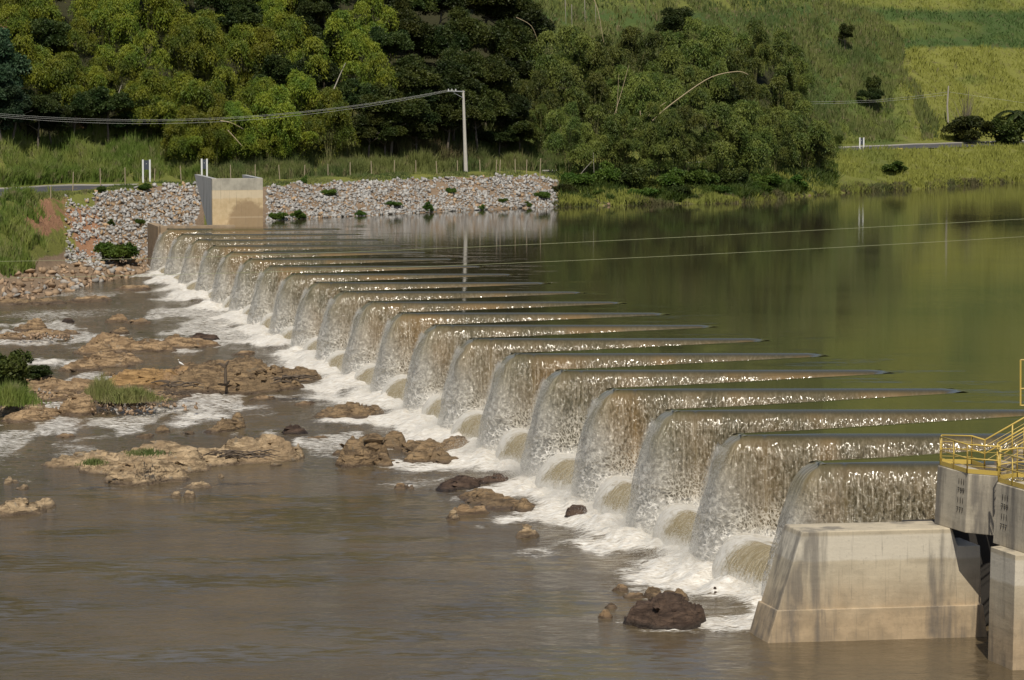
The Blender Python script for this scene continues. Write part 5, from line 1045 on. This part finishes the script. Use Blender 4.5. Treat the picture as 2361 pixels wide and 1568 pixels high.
gd = random.Random(3)
def pile(k, L_, hh): return [[(a, b, z), (a+math.cos(t)*l*.5, b+math.sin(t)*l*.5, z+.08), (a+math.cos(t)*l, b+math.sin(t)*l, z-.05)] for a, b, z, t, l in [(gd.uniform(-L_, L_), gd.uniform(-.5, .5), gd.uniform(0, hh), gd.uniform(-.6, .6)+(math.pi if gd.random() < .5 else 0), gd.uniform(.5, 1.4)) for _ in range(k)]]
c = at_z(665, 880, 1.25); drift('dark tangle of driftwood at the right end of the large midstream outcrop', c, pile(16, .9, .35), .07)
c = at_z(555, 1058, 1.1); drift('grey tangle of driftwood on the long pale island', c, pile(34, 1.2, .35), .045)
c = at_z(410, 893, 1.0); drift('small dark driftwood heap between the ochre ledge and the boulder', c, pile(12, .6, .35), .06)
c = at_z(400, 912, .8); drift('brush of dead twigs on the gravel below the ochre ledge', c, pile(26, 1.1, .2), .03)

# ------------------------------------------------------------------ fence, signs, poles, wires
FP = [(43, 430, 455), (117, 430, 458), (168, 396, 441), (232, 388, 418), (289, 386, 420), (356, 388, 422), (419, 382, 417), (532, 380, 408), (589, 379, 408), (646, 380, 408), (702, 380, 410), (757, 378, 408), (808, 374, 406), (857, 371, 403), (908, 369, 402), (959, 369, 401), (1008, 371, 400),
      (1055, 370, 398), (1107, 368, 397), (1144, 368, 396), (1152, 368, 395), (1188, 367, 392), (1214, 368, 390), (1245, 365, 388)]
post0 = None
for j, (px, pt, pb) in enumerate(FP):
    y = float(hit(px, pb)[1]) if pb > 425 else 338+12*(px-400)/850; f = on(px, y); hh = (pb-pt)/F*y
    if post0 is None:
        mb = MB(); mb.tube([(0, 0, -.5), (.01, 0, .5), (0, 0, 1.0)], .06, 6, .05); post0 = mb.build('fence_post', M['post_wood']); o = post0
    else: o = post0.copy(); sc.collection.objects.link(o)
    tz = float(at_y(px, pt, y)[2]); o.location = f; o.scale = (1, 1, max(.8, tz-f[2])); o.rotation_euler = (g.normal(0, .03), g.normal(0, .04), g.uniform(0, 6)); tag(o, f'thin wooden fence post, {ORD[j]} from the left along the bank top', 'fence post', 'fence posts along the bank')
def sign(label, pxl, pxr, pt, pb, y, panel_frac=(.0, .42)):
    f = on((pxl+pxr)/2, y); root = empty('sign_board', f); tag(root, label, 'sign'); wd = (pxr-pxl)/F*y; zt_ = float(at_y(pxl, pt, y)[2]); zb_ = float(at_y(pxl, pb, y)[2])-.3
    for sx in (-1, 1): mb = MB(); mb.box((f[0]+sx*wd/2, f[1], (zt_+zb_)/2), (.17, .12, zt_-zb_)); keep(mb.build('sign_post', M['white_paint'], root), root)
    h_ = zt_-zb_; mb = MB(); mb.box((f[0], f[1]+.09, zt_-.08-h_*.19), (wd-.02, .05, h_*.38)); keep(mb.build('sign_panel', M['sign_back'], root), root)
    mb = MB(); mb.box((f[0]-.02, f[1]+.055, zt_-.08-h_*.14), (.07, .02, .06)); keep(mb.build('bolt_plate', M['white_paint'], root), root)
sign('dark panel on two white posts on the bank top, left of the abutment', 330.5, 346.5, 368, 418, 334); sign('dark panel on two white posts behind the abutment', 466, 478, 366, 417, 338); sign('dark panel on two white posts beside the far road on the right', 1981, 1990, 317, 352, 421)
pole = empty('utility_pole', on(1075, 354)); tag(pole, 'pale concrete utility pole with a crossarm behind the fence', 'utility pole')
pb_ = on(1075, 354); pt_ = at_y(1068, 209, 354); mb = MB(); mb.tube([pb_-np.array([0, 0, .5]), pt_], .24, 8, .13); keep(mb.build('shaft', M['pole'], pole), pole)
arm0 = pt_+np.array([.15, 0, -.12]); arm1 = at_y(1032, 210.5, 353); mb = MB(); mb.tube([arm0, arm1], .07, 4); keep(mb.build('crossarm', M['steel'], pole), pole)
mb = MB(); mb.tube([at_y(1068, 226, 353.8), at_y(1046, 214, 353.4)], .035, 4); keep(mb.build('brace', M['steel'], pole), pole)
for px in (1034, 1042, 1051): a = at_y(px, 210, 353.2); mb = MB(); mb.tube([a, a+np.array([0, 0, .25])], .06, 6, .04); keep(mb.build('insulator', M['white_paint'], pole), pole)
for j, (p0, mid, p1, lab) in enumerate((((1034, 207), (500, 272), (-160, 246), 'power line strung left from the crossarm, farthest out'), ((1042, 207), (500, 275), (-160, 250), 'power line strung left from the crossarm, middle one'), ((1051, 207), (500, 281), (-160, 252), 'power line strung left from the crossarm, nearest the pole'))):
    pts = []
    A_, B_, C_ = [at_y(p[0], p[1], yy_) for p, yy_ in zip((p0, mid, p1), (353, 333-j*.5, 318))]
    q = np.polyfit([A_[0], B_[0], C_[0]], [A_[2], B_[2], C_[2]], 2); xs = np.linspace(A_[0], C_[0], 40); ysl = np.interp(xs[::-1], [C_[0], B_[0], A_[0]], [318, 333-j*.5, 353])[::-1]
    mb = MB(); mb.tube([(x, y, float(np.polyval(q, x))) for x, y in zip(xs, ysl)], .011, 4); o = mb.build('power_line', M['cable']); recentre(o, A_); tag(o, lab, 'cable', 'power lines from the pole')
p2 = hit(2187, 292); pole2 = empty('utility_pole', tuple(p2)); tag(pole2, 'thin weathered wooden pole on the grassy hill at the right', 'utility pole'); mb = MB(); mb.tube([p2-np.array([0, 0, .4]), at_y(2184, 245, p2[1]), at_y(2187, 198, p2[1])], .15, 6, .10); keep(mb.build('shaft', M['pale_wood'], pole2), pole2)
for j, (a, b_, c_) in enumerate((((1850, 235), (2020, 231), (2186, 212)), ((1850, 240), (2020, 235), (2186, 218)))):
    P_ = [at_y(*a, 440), at_y(*b_, 445), at_y(*c_, p2[1])]; mb = MB(); mb.tube([P_[0], P_[0]*.5+P_[1]*.5+np.array([0, 0, -.06]), P_[1], P_[1]*.5+P_[2]*.5+np.array([0, 0, -.08]), P_[2]], .012, 4); o = mb.build('power_line', M['cable']); recentre(o, P_[0]); tag(o, ('upper' if j == 0 else 'lower')+' thin wire running left from the wooden pole', 'cable', 'wires on the grassy hill')
P_ = [at_y(2187, 212, p2[1]), at_y(2270, 224, 450), at_y(2420, 246, 445)]; mb = MB(); mb.tube(P_, .011, 4); o = mb.build('power_line', M['cable']); recentre(o, P_[0]); tag(o, 'thin wire running right from the wooden pole', 'cable', 'wires on the grassy hill')
for j, (pts, lab) in enumerate(((((-200, 605), (0, 603), (323, 596), (800, 582), (1000, 573), (2361, 505), (2600, 492)), 'upper cable stretched across the whole river'), (((-200, 645), (0, 640), (517, 629), (774, 624), (1090, 610), (2361, 545), (2600, 531)), 'lower cable stretched across the whole river'))):
    xs = np.linspace(-200, 2600, 60); cf = np.polyfit([p[0] for p in pts], [p[1] for p in pts], 3); yw = 150
    P_ = [at_y(x, float(np.polyval(cf, x)), yw) for x in xs]; mb = MB(); mb.tube(P_, .0085, 4); o = mb.build('cable', M['cable_green']); recentre(o, P_[0]); tag(o, lab, 'cable', 'cables across the river')
# guard rail by the far road on the right
gr_ = empty('guard_rail', on(2000, 417)); tag(gr_, 'low rusty yellow guard rail beside the far road on the right', 'guard rail')
rb = [at_y(px, py, 419+(px-1935)*.04) for px, py in ((1925, 355), (1960, 353.5), (2000, 351), (2040, 347), (2080, 342.5))]
mb = MB(); mb.tube(rb, .06, 4); keep(mb.build('rail', M['yellow'], gr_), gr_)
for p in rb: mb = MB(); mb.tube([p, p-np.array([0, 0, .9])], .06, 4); keep(mb.build('rail_post', M['yellow'], gr_), gr_)

# palm and dead bush at the right edge
pr_ = empty('palm_tree', on(2345, 447)); tag(pr_, 'dark palm with feathered fronds at the right edge', 'palm tree'); b0 = np.array(on(2345, 447)); tp = at_y(2350, 262, 447)
mb = MB(); mb.tube([b0-np.array([0, 0, .5]), tp], .22, 7, .16); keep(mb.build('trunk', M['bark'], pr_), pr_)
for i in range(13):
    a = i*2*math.pi/13+.2; up_ = .9 if i % 2 else .35; L_ = 3.6; pts = [tp+np.array([math.cos(a)*L_*t, math.sin(a)*L_*t*.7, (up_*2.6*t-2.6*t*t)]) for t in np.linspace(0, 1, 12)]
    gg = np.random.default_rng(i); P_ = []; D_ = []
    for q0, q1 in zip(pts[:-1], pts[1:]):
        d = (q1-q0)/np.linalg.norm(q1-q0); sd = np.cross(d, [0, 0, 1]); sd /= np.linalg.norm(sd)
        for t in np.linspace(0, 1, 5):
            for s_ in (-1, 1): P_.append(q0+(q1-q0)*t); D_.append(sd*s_+d*.6+np.array([0, 0, -.55]))
    V, Fc = leaf_quads(np.array(P_), np.array(D_), np.full(len(P_), .85), np.full(len(P_), .14), gg); keep(mesh('frond', V, Fc, M['leaf_dark'], pr_), pr_)
db = empty('dead_bush', on(2225, 452)); tag(db, 'leafless grey bush above the dark thicket on the right', 'bush'); mb = MB(); gg = random.Random(9); b0 = np.array(on(2225, 452))
for i in range(90):
    a = gg.uniform(0, 6.28); l = gg.uniform(.3, 2.6); h_ = gg.uniform(3.0, 7.4)*(1-.25*l/2.6); mb.tube([b0, b0+np.array([math.cos(a)*l*.4, math.sin(a)*l*.3, h_*.5]), b0+np.array([math.cos(a)*l, math.sin(a)*l*.7, h_])], .035, 3, .012)
keep(mb.build('twigs', M['bark'], db), db)

# ------------------------------------------------------------------ egret
def egret(c, facing=1):
    root = empty('egret', tuple(c)); tag(root, 'white egret standing on the rocks in midstream', 'bird'); f_ = facing
    me = bpy.data.meshes.new('body'); bm = bmesh.new()
    prof = [(-.40, .30, .015), (-.30, .36, .05), (-.15, .45, .10), (0, .52, .13), (.12, .58, .12), (.20, .66, .075), (.235, .75, .045), (.20, .83, .035), (.215, .90, .035), (.27, .935, .045), (.32, .93, .03), (.35, .925, .012)]
    rings = [[bm.verts.new((f_*x+0, math.cos(2*math.pi*i/10)*r*.85, z+math.sin(2*math.pi*i/10)*r)) for i in range(10)] for x, z, r in prof]
    for a, b in zip(rings[:-1], rings[1:]):
        for i in range(10): bm.faces.new((a[i], a[(i+1) % 10], b[(i+1) % 10], b[i]))
    bm.faces.new(rings[0]); bm.faces.new(rings[-1][::-1]); bmesh.ops.recalc_face_normals(bm, faces=bm.faces)
    for f in bm.faces: f.smooth = True
    bm.to_mesh(me); bm.free(); me.materials.append(M['white_feather']); o = bpy.data.objects.new('body', me); sc.collection.objects.link(o); o.parent = root
    mb = MB(); mb.tube([(f_*.34, 0, .925), (f_*.47, 0, .905)], .012, 5, .003); mb.build('beak', M['beak'], root)
    for s_ in (-1, 1): mb = MB(); mb.tube([(f_*.02, s_*.04, .45), (f_*.0, s_*.04, .22), (f_*.04, s_*.04, 0), (f_*.12, s_*.05, 0)], .010, 5); mb.build('leg', M['mark'], root)
    root.scale = (.55,)*3; return root
c = at_z(417, 848, 1.15); egret(c, -1)
